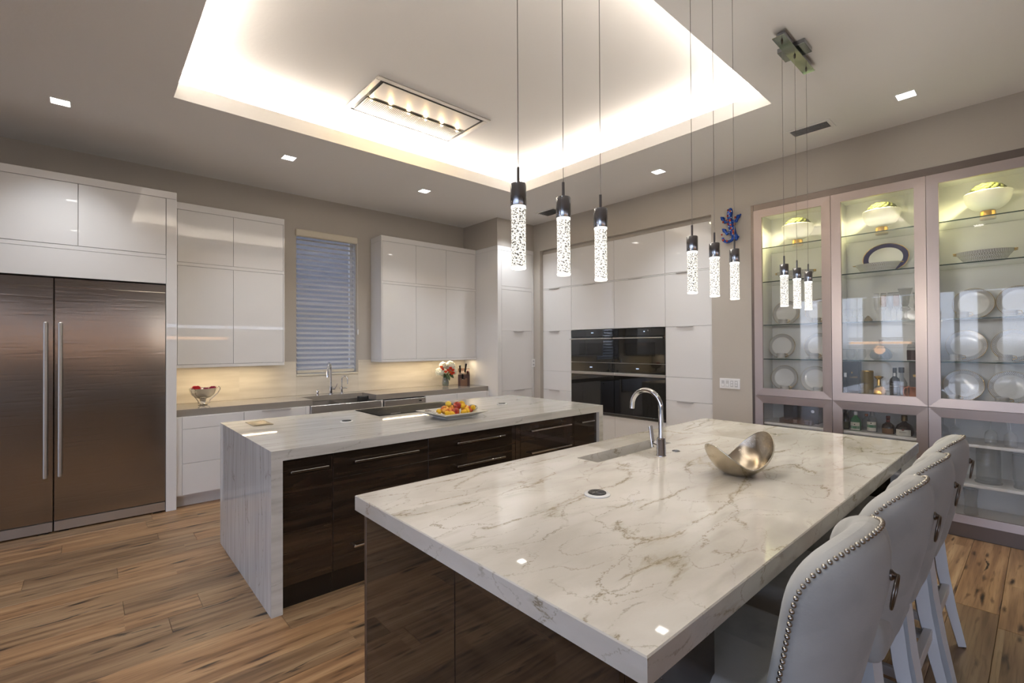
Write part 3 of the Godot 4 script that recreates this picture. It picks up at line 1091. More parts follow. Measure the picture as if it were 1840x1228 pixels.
func build_base_run() -> void:
	var zf := -5.36
	var b := thing("base_cabinet", "white base cabinet with three drawers between the refrigerator and the sink", "base cabinet")
	boxpart("carcass", M.white_edge, b, 0.609, 1.808, 0.1, 0.848, -5.965, zf - 0.021)
	boxpart("plinth", M.white_edge, b, 0.609, 1.808, 0.0, 0.1, -5.965, -5.43)
	boxpart("filler", M.white, b, 0.609, 0.651, 0.116, 0.846, zf - 0.02, zf - 0.001, 0.001)
	boxpart("filler", M.white, b, 1.768, 1.808, 0.116, 0.846, zf - 0.02, zf - 0.001, 0.001)
	for q in [[0.652, 1.168], [1.168, 1.767]]:
		for r in [[0.73, 0.846], [0.408, 0.73], [0.116, 0.408]]:
			front_z("drawer", b, q[0], q[1], r[0], r[1], zf, M.white)
	tab_z(b, 1.47, 0.846, zf, 0.14)
	var c := thing("base_cabinet", "white base cabinet under the right end of the grey counter, beside the dishwasher", "base cabinet")
	boxpart("carcass", M.white_edge, c, 3.272, 4.328, 0.1, 0.848, -5.965, zf - 0.021)
	boxpart("plinth", M.white_edge, c, 3.272, 4.328, 0.0, 0.1, -5.965, -5.43)
	for q in [[3.273, 3.769], [3.769, 4.29]]:
		front_z("door", c, q[0], q[1], 0.116, 0.846, zf, M.white)
	boxpart("filler", M.white, c, 4.291, 4.328, 0.116, 0.846, zf - 0.02, zf - 0.001, 0.001)
	var sb := thing("sink_cabinet", "white base cabinet carrying the stainless farmhouse sink", "base cabinet")
	boxpart("carcass", M.white_edge, sb, 1.812, 2.672, 0.1, 0.60, -5.965, zf - 0.021)
	boxpart("plinth", M.white_edge, sb, 1.812, 2.672, 0.0, 0.1, -5.965, -5.43)
	front_z("door", sb, 1.812, 2.225, 0.116, 0.60, zf, M.white)
	front_z("door", sb, 2.225, 2.645, 0.116, 0.60, zf, M.white)
	boxpart("filler", M.white, sb, 2.646, 2.672, 0.116, 0.846, zf - 0.02, zf - 0.001, 0.001)
	var dw := thing("dishwasher", "stainless dishwasher front under the grey counter right of the sink", "dishwasher")
	boxpart("body", M.charcoal, dw, 2.676, 3.268, 0.02, 0.843, -5.95, zf - 0.03)
	boxpart("door", M.steel, dw, 2.69, 3.266, 0.116, 0.834, zf - 0.03, zf + 0.004, 0.003)
	boxpart("display", M.black_gloss, dw, 3.17, 3.21, 0.792, 0.806, zf + 0.004, zf + 0.0055)
	boxpart("foot", M.black, dw, 2.7, 3.25, 0.0, 0.02, -5.9, -5.45)
	# grey counter with a cut-out for the farmhouse sink
	var t := thing("countertop", "grey solid counter along the back wall, notched around the farmhouse sink", "countertop")
	var y0 := 0.849
	boxpart("slab", M.counter, t, 0.609, 1.845, y0, 0.914, BACK + 0.002, -5.38, 0.002)
	boxpart("slab", M.counter, t, 2.594, 4.33, y0, 0.914, BACK + 0.002, -5.38, 0.002)
	boxpart("slab", M.counter, t, 1.845, 2.594, y0, 0.914, BACK + 0.002, -5.766, 0.002)
	var bs := thing("backsplash", "cream horizontally streaked backsplash slab behind the grey counter", "backsplash")
	boxpart("slab", M.splash, bs, 0.609, 1.853, 0.9145, 1.29, BACK + 0.0005, BACK + 0.012, 0.001)
	boxpart("slab", M.splash, bs, 1.853, 2.622, 0.9145, 1.141, BACK + 0.0005, BACK + 0.012, 0.001)
	boxpart("slab", M.splash, bs, 2.622, 4.33, 0.9145, 1.29, BACK + 0.0005, BACK + 0.012, 0.001)
	boxpart("top_strip", M.splash, bs, 1.638, 1.853, 1.29, 1.322, BACK + 0.0005, BACK + 0.012, 0.001)
	boxpart("top_strip", M.splash, bs, 2.622, 2.80, 1.29, 1.322, BACK + 0.0005, BACK + 0.012, 0.001)
	# two-bowl farmhouse sink
	var s := thing("farmhouse_sink", "two-bowl stainless farmhouse sink with apron front below the window", "sink")
	boxpart("apron", M.steel, s, 1.812, 2.642, 0.605, 0.847, -5.36, -5.338, 0.004)
	var zb := -5.80
	for q in [[1.835, 1.85, zb, -5.36], [2.60, 2.615, zb, -5.36], [2.19, 2.202, zb + 0.015, -5.36]]:
		boxpart("wall", M.steel, s, q[0], q[1], 0.625, 0.846, q[2], q[3], 0.003)
	boxpart("wall", M.steel, s, 1.85, 2.60, 0.625, 0.846, zb, zb + 0.015, 0.002)
	boxpart("bottom", M.steel, s, 1.835, 2.615, 0.61, 0.625, zb, -5.36)
	for x in [2.02, 2.4]:
		var mb := MB.new()
		mb.cyl(Vector3(x, 0.625, -5.60), 0.045, 0.004, 20, 0.001)
		part(mb, "drain", M.chrome_soft, s)
	var sc := thing("sink_caddy", "dark rectangular sponge caddy hung in the right bowl of the farmhouse sink", "caddy", Vector3(2.53, 0.73, -5.62))
	boxpart("box", M.charcoal, sc, -0.055, 0.055, 0.0, 0.155, -0.035, 0.035, 0.006)
	boxpart("hook", M.charcoal, sc, 0.055, 0.075, 0.118, 0.155, -0.03, 0.03, 0.002)
	# taps at the back of the sink
	var f := thing("faucet", "tall chrome pull-down faucet behind the farmhouse sink", "faucet", Vector3(2.229, 0.914, -5.86))
	var mb := MB.new()
	mb.cyl(Vector3.ZERO, 0.027, 0.012, 18, 0.003)
	mb.cyl(Vector3(0, 0.012, 0), 0.019, 0.085, 18, 0.002)
	part(mb, "base", M.chrome, f)
	var path := [Vector3(0, 0.095, 0), Vector3(0, 0.28, 0)]
	for i in 13:
		var a := PI * i / 12.0
		path.append(Vector3((-0.048 + 0.048 * cos(a)) * 0.85, 0.30 + sin(a) * 0.085, (0.06 - 0.06 * cos(a))))
	path.append(Vector3(-0.086, 0.285, 0.125))
	mb = MB.new()
	mb.tube(path, 0.0115, 12)
	part(mb, "spout", M.chrome, f)
	mb = MB.new()
	mb.tube([Vector3(-0.084, 0.31, 0.122), Vector3(-0.087, 0.27, 0.127), Vector3(-0.089, 0.235, 0.13), Vector3(-0.09, 0.215, 0.131)], [0.013, 0.018, 0.021, 0.02], 14)
	part(mb, "spray_head", M.chrome, f)
	mb = MB.new()
	mb.tube([Vector3(0.015, 0.066, 0), Vector3(0.05, 0.066, 0)], 0.015, 12)
	mb.tube([Vector3(0.05, 0.066, 0), Vector3(0.068, 0.095, 0.002), Vector3(0.078, 0.125, 0.004)], [0.006, 0.0055, 0.004], 8)
	part(mb, "lever", M.chrome, f)
	var g := thing("filter_faucet", "small chrome filtered-water faucet right of the pull-down faucet", "faucet", Vector3(2.367, 0.914, -5.86))
	mb = MB.new()
	mb.cyl(Vector3.ZERO, 0.02, 0.008, 16, 0.002)
	mb.cyl(Vector3(0, 0.008, 0), 0.012, 0.075, 14, 0.001)
	part(mb, "base", M.chrome, g)
	path = [Vector3(0, 0.08, 0), Vector3(0, 0.165, 0)]
	for i in 11:
		var a := PI * i / 10.0
		path.append(Vector3(0.024 - 0.024 * cos(a), 0.17 + sin(a) * 0.046, 0.03 - 0.03 * cos(a)))
	path.append(Vector3(0.049, 0.115, 0.061))
	mb = MB.new()
	mb.tube(path, 0.007, 10)
	part(mb, "spout", M.chrome, g)
	mb = MB.new()
	mb.tube([Vector3(-0.03, 0.066, 0), Vector3(0.066, 0.066, 0)], 0.0095, 10)
	part(mb, "cross_valve", M.chrome, g)
	var so := thing("soap_dispenser", "short chrome soap pump on the counter left of the faucet", "soap dispenser", Vector3(2.068, 0.914, -5.86))
	mb = MB.new()
	mb.lathe(v2([0, 0, 0.02, 0, 0.02, 0.006, 0.012, 0.012, 0.012, 0.03, 0.016, 0.034, 0.016, 0.056, 0.011, 0.063, 0, 0.064]), 16)
	part(mb, "body", M.chrome, so)
	mb = MB.new()
	mb.tube([Vector3(0, 0.05, 0.01), Vector3(0, 0.05, 0.045)], 0.005, 8)
	part(mb, "nozzle", M.chrome, so)

func build_oven_wall() -> void:
	var xf := 5.11
	var z := [-5.028, -4.464, -3.728, -2.996, -2.404]
	var xb := 5.74
	var fl := boxpart("trim_1", M.wall, self, xf + 0.012, xf + 0.03, 2.869, 2.9145, -5.028, -2.404)
	fl.set_meta("kind", "structure")
	var a := thing("oven_tower_cabinet", "tall white cabinet column left of the wall ovens, next to the corner", "tall cabinet")
	var c := thing("oven_tower_cabinet", "tall white cabinet column right of the wall ovens, next to the switch wall", "tall cabinet")
	for q in [[a, 0], [c, 3]]:
		var p: Node = q[0]
		var z0: float = z[q[1]]
		var z1: float = z[q[1] + 1]
		boxpart("carcass", M.white_edge, p, xf + 0.021, xb, 0.1, 2.866, z0 + 0.001, z1 - 0.001)
		boxpart("plinth", M.white_edge, p, xf + 0.07, xb, 0.0, 0.1, z0 + 0.001, z1 - 0.001)
		for r in [[2.345, 2.866, false], [1.712, 2.33, false], [1.122, 1.712, true], [0.846, 1.122, false], [0.555, 0.846, true], [0.11, 0.555, false]]:
			front_x("door" if r[0] > 1.0 else "drawer", p, z0, z1, r[0], r[1], xf, M.white)
		boxpart("rail", M.white, p, xf + 0.001, xf + 0.02, 2.331, 2.344, z0 + 0.001, z1 - 0.001)
		var zm := (z0 + z1) / 2.0
		var zo := -0.045
		tab_x(p, zm + zo, 2.3445, xf, true)
		tab_x(p, zm + zo, 1.711, xf, true)
		tab_x(p, zm + zo, 0.8455, xf, true)
	var u := thing("oven_upper_cabinet", "white wall cabinet with four doors above the black wall ovens", "wall cabinet")
	boxpart("carcass", M.white_edge, u, xf + 0.021, xb, 1.716, 2.866, z[1] + 0.001, z[3] - 0.001)
	boxpart("rail", M.white, u, xf + 0.001, xf + 0.02, 2.331, 2.344, z[1] + 0.001, z[3] - 0.001)
	for i in [1, 2]:
		front_x("door", u, z[i], z[i + 1], 2.345, 2.866, xf, M.white)
		front_x("door", u, z[i], z[i + 1], 1.714, 2.33, xf, M.white)
		tab_x(u, (z[i] + z[i + 1]) / 2.0 - 0.04, 2.3445, xf, true)
	var l := thing("oven_base_cabinet", "white cabinet with two low fronts below the black wall ovens", "base cabinet")
	boxpart("carcass", M.white_edge, l, xf + 0.021, xb, 0.1, 0.572, z[1] + 0.001, z[3] - 0.001)
	boxpart("plinth", M.white_edge, l, xf + 0.07, xb, 0.0, 0.1, z[1] + 0.001, z[3] - 0.001)
	for i in [1, 2]:
		front_x("drawer", l, z[i], z[i + 1], 0.11, 0.572, xf, M.white)
	# two slim ovens above two large ones
	var nm := ["left upper black glass oven with a slim steel handle, in the oven wall", "right upper black glass oven with a clock and slim steel handle", "left lower black glass oven with a broad steel handle bar", "right lower black glass oven with a broad steel handle bar, behind the island faucet"]
	for i in 4:
		var top := i < 2
		var z0: float = z[1 + i % 2] + 0.002
		var z1: float = z[2 + i % 2] - 0.002
		var y0 := 1.266 if top else 0.578
		var y1 := 1.708 if top else 1.262
		var o := thing("wall_oven", nm[i], "oven")
		boxpart("body", M.charcoal, o, xf + 0.012, xb, y0, y1, z0 + 0.003, z1 - 0.003)
		var xg := xf - 0.012
		if top:
			boxpart("control_panel", M.black_gloss, o, xg, xf + 0.012, 1.612, y1, z0, z1, 0.002)
			var d := boxpart("door", M.black_gloss, o, xg, xf + 0.012, y0 + 0.004, 1.61, z0, z1, 0.002)
			boxpart("window_glass", mk(Color(0.075, 0.078, 0.08), 0.03), d, xg - 0.0012, xg, 1.36, 1.53, z0 + 0.15, z1 - 0.13)
			var mb := MB.new()
			mb.rbox(Vector3(xg - 0.042, 1.586, (z0 + z1) / 2.0), Vector3(0.018, 0.016, z1 - z0 - 0.02), 0.006, 3)
			for e in [z0 + 0.035, z1 - 0.035]:
				mb.box(Vector3(xg - 0.02, 1.586, e), Vector3(0.044, 0.012, 0.016), 0.002)
			part(mb, "handle", M.steel, d)
			boxpart("vent_slot", M.black, o, xg - 0.0008, xg, 1.607, 1.611, z0 + 0.1, z1 - 0.1)
			boxpart("trim_strip", M.steel, o, xg - 0.002, xf, y0 - 0.001, y0 + 0.0035, z0, z1)
			var zd := z0 + 0.36 if i == 0 else z0 + 0.44
			var scr := glow(Color(0.65, 0.82, 1.0), 0.7)
			boxpart("display", scr, o, xg - 0.001, xg, 1.66, 1.672, zd, zd + (0.04 if i == 0 else 0.02))
			if i == 1:
				boxpart("display", M.grey_plastic, o, xg - 0.001, xg, 1.668, 1.684, zd + 0.06, zd + 0.066)
		else:
			boxpart("control_panel", M.black_gloss, o, xg, xf + 0.012, 1.142, y1, z0, z1, 0.002)
			boxpart("handle", M.steel, o, xg - 0.012, xf + 0.012, 1.104, 1.14, z0, z1, 0.003)
			boxpart("door", M.black_gloss, o, xg, xf + 0.012, 0.612, 1.102, z0, z1, 0.002)
			boxpart("trim_strip", M.steel_dark, o, xg, xf + 0.012, y0, 0.609, z0, z1, 0.002)
			var zd := z0 + 0.335 if i == 2 else z0 + 0.33
			boxpart("display", glow(Color(0.55, 0.75, 1.0), 0.5), o, xg - 0.001, xg, 1.195, 1.209, zd, zd + 0.042)

func bar_handle(parent: Node, x0: float, x1: float, y: float, zf: float) -> void:
	var mb := MB.new()
	mb.rbox(Vector3((x0 + x1) / 2.0, y, zf + 0.032), Vector3(x1 - x0, 0.012, 0.012), 0.003, 3)
	for x in [x0 + 0.012, x1 - 0.012]:
		mb.box(Vector3(x, y, zf + 0.014), Vector3(0.012, 0.011, 0.027), 0.002)
	part(mb, "handle", M.chrome, parent)

func popup(at: Vector3, label: String) -> void:
	var p := thing("popup_outlet", label, "outlet", at)
	var mb := MB.new()
	mb.lathe(v2([0, 0.0004, 0.050, 0.0004, 0.050, 0.004, 0.047, 0.007, 0.036, 0.0075, 0.036, 0.004, 0, 0.004]), 32)
	part(mb, "rim", M.grey_plastic, p)
	mb = MB.new()
	mb.lathe(v2([0.0, 0.004, 0.0345, 0.004, 0.0345, 0.010, 0.032, 0.012, 0, 0.012]), 32)
	part(mb, "cap", M.charcoal, p)
	mb = MB.new()
	mb.bx(-0.03, 0.03, 0.012, 0.0127, -0.0015, 0.0015)
	mb.bx(-0.012, -0.009, 0.012, 0.0127, -0.028, 0.028)
	part(mb, "flap_hinge", M.chrome, p)

func build_island_cook() -> void:
	var y := 0.919
	var x0 := 0.754
	var x1 := 3.715
	var z0 := -4.21
	var z1 := -2.85
	var t := thing("waterfall_island_top", "pale streaked quartzite waterfall slab of the cooking island with mitred stone legs", "countertop")
	var q := 0.06
	for s in [["slab", [x0, y, x1, y, x1 - q, y - q, x0 + q, y - q]], ["waterfall_leg", [x0, y, x0 + q, y - q, x0 + q, 0.0, x0, 0.0]], ["waterfall_leg", [x1, y, x1, 0.0, x1 - q, 0.0, x1 - q, y - q]]]:
		var mb := MB.new()
		mb.extrude(PackedVector2Array(v2(s[1])), z0, z1)
		part(mb, s[0], M.quartz_fine, t)
	var zf := -2.88
	var units := [
		[0.816, 1.107, [[0.135, 0.857]], [[0, 0.856, 1.072, 0.785]], "narrow dark veneer cabinet at the left end of the cooking island"],
		[1.107, 1.775, [[0.135, 0.70], [0.70, 0.857]], [[1, 1.232, 1.686, 0.785], [0, 1.225, 1.60, 0.262]], "dark veneer drawer unit of the cooking island, second from its left leg"],
		[1.775, 2.60, [[0.135, 0.41], [0.41, 0.70], [0.70, 0.857]], [[2, 2.003, 2.464, 0.788], [1, 2.003, 2.464, 0.62], [0, 2.003, 2.464, 0.33]], "wide dark veneer drawer unit in the middle of the cooking island, below the fruit platter"],
		[2.655, 3.325, [[0.135, 0.70], [0.70, 0.857]], [[1, 2.752, 3.257, 0.785], [0, 2.752, 3.257, 0.60]], "glossy dark drawer unit of the cooking island, second from its right leg"],
		[3.325, 3.652, [[0.135, 0.857]], [[0, 3.40, 3.585, 0.785]], "narrow glossy dark cabinet at the right end of the cooking island"]]
	for k in units.size():
		var c: Array = units[k]
		var n := thing("island_cabinet", c[4], "base cabinet")
		var a: float = c[0]
		var b: float = c[1] if k != 2 else 2.655
		boxpart("carcass", M.veneer_dark, n, a + 0.0005, b - 0.0005, 0.1, 0.8575, z0 + 0.03, zf - 0.0205)
		boxpart("plinth", M.veneer_dark, n, a + 0.0005, b - 0.0005, 0.0, 0.1, z0 + 0.08, zf - 0.035)
		boxpart("back_panel", M.veneer, n, a + 0.0005, b - 0.0005, 0.1, 0.8575, z0 + 0.012, z0 + 0.03)
		if k == 2:
			boxpart("stile", M.veneer, n, 2.602, 2.6535, 0.135, 0.856, zf - 0.02, zf, 0.0012)
		var fr := []
		for f in c[2]:
			fr.append(front_z("drawer", n, a, c[1], f[0], f[1], zf, M.veneer))
		for h in c[3]:
			bar_handle(fr[h[0]], h[1], h[2], h[3], zf)
	# cooktop
	var ct := thing("cooktop", "black glass induction cooktop set flush in the cooking island", "cooktop", Vector3(2.255, y, -3.915))
	boxpart("glass", M.induction, ct, -0.455, 0.455, 0.0005, 0.006, -0.235, 0.235, 0.002)
	for e in [[-0.29, 0.09, 0.095], [-0.29, -0.12, 0.075], [0.0, 0.0, 0.125], [0.28, 0.09, 0.075], [0.28, -0.12, 0.105]]:
		var mb := MB.new()
		var ring := []
		for i in 33:
			pass
		mb.lathe(v2([e[2] - 0.002, 0.0058, e[2], 0.0058, e[2], 0.0064, e[2] - 0.002, 0.0064]), 40, Vector3(e[0], 0, e[1]))
		part(mb, "cooking_zone_ring", M.charcoal, ct)
	for e in [-0.29, 0.28]:
		boxpart("touch_control", M.grey_plastic, ct, e - 0.045, e + 0.045, 0.006, 0.0064, 0.205, 0.212)
	var cp := thing("vent_cover", "square brass-toned cover plate in the back left corner of the cooking island", "cover plate", Vector3(0.965, y, -3.965))
	boxpart("plate", mk(Color(0.47, 0.42, 0.32), 0.25, 0.9), cp, -0.067, 0.067, 0.0004, 0.004, -0.128, 0.128, 0.0015)
	boxpart("lid", mk(Color(0.55, 0.50, 0.40), 0.22, 0.9), cp, -0.05, 0.05, 0.004, 0.0055, -0.1, 0.1, 0.001)
	popup(Vector3(1.484, y, -3.582), "round pop-up outlet in the cooking island left of the cooktop")
	popup(Vector3(3.056, y, -3.582), "round pop-up outlet in the cooking island right of the fruit platter")

func build_platter() -> void:
	var y := 0.919
	var c := Vector3(2.228, y, -3.245)
	var p := thing("fruit_platter", "square pale platter with metal loop handles holding lemons and apples on the cooking island", "platter", c)
	var mb := MB.new()
	var R := 0.212
	var f := 0.11
	var lev := [[f, 0.0], [f, 0.004], [R, 0.045], [R, 0.049], [R - 0.05, 0.045], [f + 0.005, 0.010], [0.0, 0.010]]
	for k in lev.size() - 1:
		var a: Array = lev[k]
		var b: Array = lev[k + 1]
		for s in 4:
			var ax := Basis(Vector3.UP, s * PI / 2.0)
			var pts := [ax * Vector3(-a[0], a[1], a[0]), ax * Vector3(a[0], a[1], a[0]), ax * Vector3(b[0], b[1], b[0]), ax * Vector3(-b[0], b[1], b[0])]
			if b[0] == 0.0:
				pts = pts.slice(0, 3)
			mb.face(pts, ax * (Vector3(0, -1.0, 0.0) if k >= 3 else Vector3(0, 0.03, 0.0)))
	part(mb, "dish", mk(Color(0.80, 0.79, 0.76), 0.25), p)
	for s in [-1.0, 1.0]:
		mb = MB.new()
		var path := []
		for i in 15:
			var a := PI * i / 14.0
			path.append(Vector3(s * (R - 0.02 + 0.035 * sin(a)), 0.049 + 0.022 * sin(a), 0.07 * cos(a)))
		mb.tube(path, 0.0075, 10)
		for z in [-0.07, 0.07]:
			mb.ball(Vector3(s * (R - 0.022), 0.052, z), Vector3(0.012, 0.009, 0.014), 10, 7)
		part(mb, "loop_handle", M.silver, p)
	# fruit
	var peel := bumpy(tri(mk(Color(0.86, 0.68, 0.10), 0.4), 30.0), normal_of(grey(fnl(91, 0.16, 2), 128, 128), 2.0), 0.3)
	var pale_peel := mk(Color(0.86, 0.77, 0.28), 0.4)
	var red := with_tex(mk(Color.WHITE, 0.25), tex(ramp(grey(fnl(92, 0.06, 3), 128, 128, 1, 16), [[0.0, Color(0.70, 0.50, 0.20)], [0.32, Color(0.66, 0.25, 0.16)], [0.6, Color(0.58, 0.10, 0.10)], [1.0, Color(0.50, 0.06, 0.08)]])), Vector3(1, 1, 1))
	var blush := with_tex(mk(Color.WHITE, 0.25), tex(ramp(grey(fnl(93, 0.05, 3), 128, 128, 1, 12), [[0.0, Color(0.88, 0.72, 0.26)], [0.5, Color(0.85, 0.60, 0.24)], [0.8, Color(0.76, 0.36, 0.2)], [1.0, Color(0.7, 0.25, 0.16)]])), Vector3(1, 1, 1))
	var lemon := func(mat: Material) -> Array:
		var a := MB.new()
		a.lathe(v2([0, -0.031, 0.003, -0.0305, 0.006, -0.027, 0.014, -0.021, 0.020, -0.012, 0.023, 0.0, 0.020, 0.012, 0.014, 0.021, 0.007, 0.026, 0.005, 0.029, 0, 0.030]), 14)
		var b := MB.new()
		b.cyl(Vector3(0, 0.0295, 0), 0.0025, 0.002, 6)
		return [[a, "peel", mat], [b, "stem_button", M.moss]]
	var apple := func(mat: Material) -> Array:
		var a := MB.new()
		a.lathe(v2([0, -0.024, 0.006, -0.028, 0.016, -0.030, 0.027, -0.020, 0.034, 0.0, 0.035, 0.010, 0.030, 0.022, 0.020, 0.030, 0.010, 0.029, 0.004, 0.024, 0, 0.021]), 18)
		var b := MB.new()
		b.tube([Vector3(0, 0.021, 0), Vector3(0.002, 0.032, 0.001), Vector3(0.005, 0.038, 0.002)], 0.0013, 5)
		return [[a, "skin", mat], [b, "stem", M.black]]
	# x and z across the dish, height, kind, tilt
	var items := [
		[-0.150, 0.030, 0.055, "lemon", peel, "lemon at the left rim of the platter beside the loop handle"],
		[-0.105, 0.105, 0.040, "lemon", peel, "lemon low in the front left of the fruit pile"],
		[-0.070, 0.120, 0.037, "lemon", peel, "lemon touching the large red apple at the front left of the pile"],
		[-0.095, 0.045, 0.062, "apple", blush, "yellow blushed apple behind the two front left lemons"],
		[-0.045, 0.030, 0.108, "lemon", pale_peel, "large pale lemon on top of the left side of the fruit pile"],
		[-0.015, 0.105, 0.045, "apple", red, "large red apple at the front of the fruit pile"],
		[-0.040, 0.060, 0.050, "apple", blush, "yellow apple wedged behind the front red apple"],
		[0.040, 0.055, 0.086, "apple", red, "red apple high in the middle of the fruit pile"],
		[0.000, 0.020, 0.060, "apple", blush, "golden apple at the centre of the pile under the pale lemon"],
		[0.050, 0.145, 0.042, "lemon", peel, "lemon at the front edge of the platter right of the red apple"],
		[0.085, 0.080, 0.086, "lemon", peel, "lemon stacked above the front edge lemon"],
		[0.105, 0.040, 0.100, "lemon", peel, "topmost lemon of the right half of the fruit pile"],
		[0.110, 0.115, 0.050, "lemon", peel, "lemon at the front right, leaning on the stacked lemons"],
		[0.125, 0.065, 0.055, "apple", blush, "blushed apple peeping out behind the front right lemon"],
		[0.150, 0.030, 0.064, "lemon", peel, "lemon with a dark stem end at the back right of the pile"],
		[0.160, 0.080, 0.045, "apple", red, "dark red apple low at the right of the pile"],
		[0.185, 0.110, 0.066, "lemon", peel, "lemon at the right rim of the platter, rightmost of the pile"],
		[-0.02, -0.06, 0.05, "apple", red, "red apple hidden at the back of the fruit pile"],
		[0.08, -0.05, 0.05, "apple", blush, "yellow apple at the back of the fruit pile"]]
	rng.seed = 21
	for it in items:
		var o := thing(it[3], it[5], it[3], c + Vector3(it[0] * 0.86, it[2], it[1] * 0.86 - 0.02), 0.0, "fruit on the square platter")
		o.rotation = Vector3(rng.randf_range(0.9, 1.5), rng.randf() * TAU, 0) if it[3] == "lemon" else Vector3(rng.randf_range(-0.8, 0.8), rng.randf() * TAU, rng.randf_range(-0.6, 0.6))
		for pc in (lemon.call(it[4]) if it[3] == "lemon" else apple.call(it[4])):
			part(pc[0], pc[1], pc[2], o)

func build_island_seat() -> void:
	var y := 0.919
	var yb := 0.859
	var x0 := 0.776
	var x1 := 3.632
	var z0 := -1.795
	var z1 := -0.497
	var hx0 := 1.880
	var hx1 := 2.577
	var hz0 := -1.612
	var hz1 := -1.476
	var c := 0.003
	var t := thing("seating_island_top", "large veined cream quartzite slab of the seating island with a narrow sink slot", "countertop")
	var mb := MB.new()
	var up := Vector3.UP
	var ox0 := x0 + c
	var ox1 := x1 - c
	var oz0 := z0 + c
	var oz1 := z1 - c
	for q in [[ox0, hx0, oz0, oz1], [hx1, ox1, oz0, oz1], [hx0, hx1, oz0, hz0], [hx0, hx1, hz1, oz1]]:
		mb.poly([Vector3(q[0], y, q[2]), Vector3(q[1], y, q[2]), Vector3(q[1], y, q[3]), Vector3(q[0], y, q[3])], up)
		mb.poly([Vector3(q[0], yb, q[2]), Vector3(q[1], yb, q[2]), Vector3(q[1], yb, q[3]), Vector3(q[0], yb, q[3])], -up)
	var mid := Vector3((x0 + x1) / 2.0, (y + yb) / 2.0, (z0 + z1) / 2.0)
	var rim := [[ox0, oz0], [ox1, oz0], [ox1, oz1], [ox0, oz1]]
	var out := [[x0, z0], [x1, z0], [x1, z1], [x0, z1]]
	for k in 4:
		var a: Array = rim[k]
		var b: Array = rim[(k + 1) % 4]
		var d: Array = out[k]
		var e: Array = out[(k + 1) % 4]
		mb.face([Vector3(a[0], y, a[1]), Vector3(b[0], y, b[1]), Vector3(e[0], y - c, e[1]), Vector3(d[0], y - c, d[1])], mid)
		mb.face([Vector3(d[0], y - c, d[1]), Vector3(e[0], y - c, e[1]), Vector3(e[0], yb + c, e[1]), Vector3(d[0], yb + c, d[1])], mid)
		mb.face([Vector3(d[0], yb + c, d[1]), Vector3(e[0], yb + c, e[1]), Vector3(b[0], yb, b[1]), Vector3(a[0], yb, a[1])], mid)
	for q in [[Vector3(hx0, y, hz0), Vector3(hx1, y, hz0), Vector3(0, 0, 1)], [Vector3(hx0, y, hz1), Vector3(hx1, y, hz1), Vector3(0, 0, -1)], [Vector3(hx0, y, hz0), Vector3(hx0, y, hz1), Vector3(1, 0, 0)], [Vector3(hx1, y, hz0), Vector3(hx1, y, hz1), Vector3(-1, 0, 0)]]:
		var dn := Vector3(0, yb - y, 0)
		mb.poly([q[0], q[1], q[1] + dn, q[0] + dn], q[2])
	part(mb, "slab", M.quartz, t)
	var b := thing("seating_island_base", "glossy dark veneer base of the seating island with end piers and knee space", "base cabinet")
	boxpart("core", M.veneer_dark, b, 0.81, 3.57, 0.09, 0.8585, -1.725, -1.02)
	boxpart("plinth", M.veneer_dark, b, 0.86, 3.52, 0.0, 0.09, -1.68, -0.62)
	boxpart("pier", M.veneer, b, 0.81, 1.198, 0.09, 0.8585, -1.019, -0.57, 0.001)
	boxpart("pier", M.veneer, b, 3.28, 3.57, 0.09, 0.8585, -1.019, -0.57, 0.001)
	boxpart("knee_panel", M.veneer, b, 1.199, 3.279, 0.09, 0.8585, -1.0195, -1.001, 0.001)
	for q in [[-1.726, -1.1435], [-1.1405, -0.571]]:
		var m2 := MB.new()
		m2.uo = Vector2(q[0] * 0.6, 0.3)
		m2.bx(0.791, 0.8095, 0.002, 0.8575, q[0], q[1], 0.0012)
		part(m2, "end_panel", M.veneer, b)
		boxpart("end_panel", M.veneer, b, 3.5705, 3.589, 0.002, 0.8575, q[0], q[1], 0.0012)
	boxpart("corner_post", M.bronze_dark, b, 0.791, 0.81, 0.0, 0.8575, -1.745, -1.7275, 0.001)
	for i in 4:
		front_z("back_door", b, 0.812 + i * 0.69, 0.812 + (i + 1) * 0.69, 0.1, 0.857, -1.7255, M.veneer)
	var s := thing("prep_sink", "narrow stainless trough sink let into the seating island", "sink")
	boxpart("bottom", M.steel, s, hx0 - 0.008, hx1 + 0.008, 0.70, 0.71, hz0 - 0.008, hz1 + 0.008)
	for q in [[hx0 - 0.012, hx1 + 0.012, hz0 - 0.014, hz0 - 0.004], [hx0 - 0.012, hx1 + 0.012, hz1 + 0.004, hz1 + 0.014], [hx0 - 0.014, hx0 - 0.004, hz0 - 0.004, hz1 + 0.004], [hx1 + 0.004, hx1 + 0.014, hz0 - 0.004, hz1 + 0.004]]:
		boxpart("wall", M.steel, s, q[0], q[1], 0.70, 0.8585, q[2], q[3], 0.002)
	# chrome gooseneck
	var f := thing("island_faucet", "chrome gooseneck faucet with a paddle lever on the seating island", "faucet", Vector3(2.239, y, -1.342))
	mb = MB.new()
	mb.lathe(v2([0, 0.0004, 0.026, 0.0004, 0.026, 0.003, 0.0235, 0.006, 0.0225, 0.088, 0.019, 0.094, 0, 0.095]), 24)
	part(mb, "body", M.chrome, f)
	var path := [Vector3(0, 0.09, 0), Vector3(0, 0.24, 0)]
	for i in 17:
		var a := PI * i / 16.0
		path.append(Vector3(0, 0.25 + sin(a) * 0.088, -0.0875 + 0.0875 * cos(a)))
	path.append(Vector3(0, 0.232, -0.1765))
	mb = MB.new()
	mb.tube(path, 0.0125, 16)
	part(mb, "spout", M.chrome, f)
	mb = MB.new()
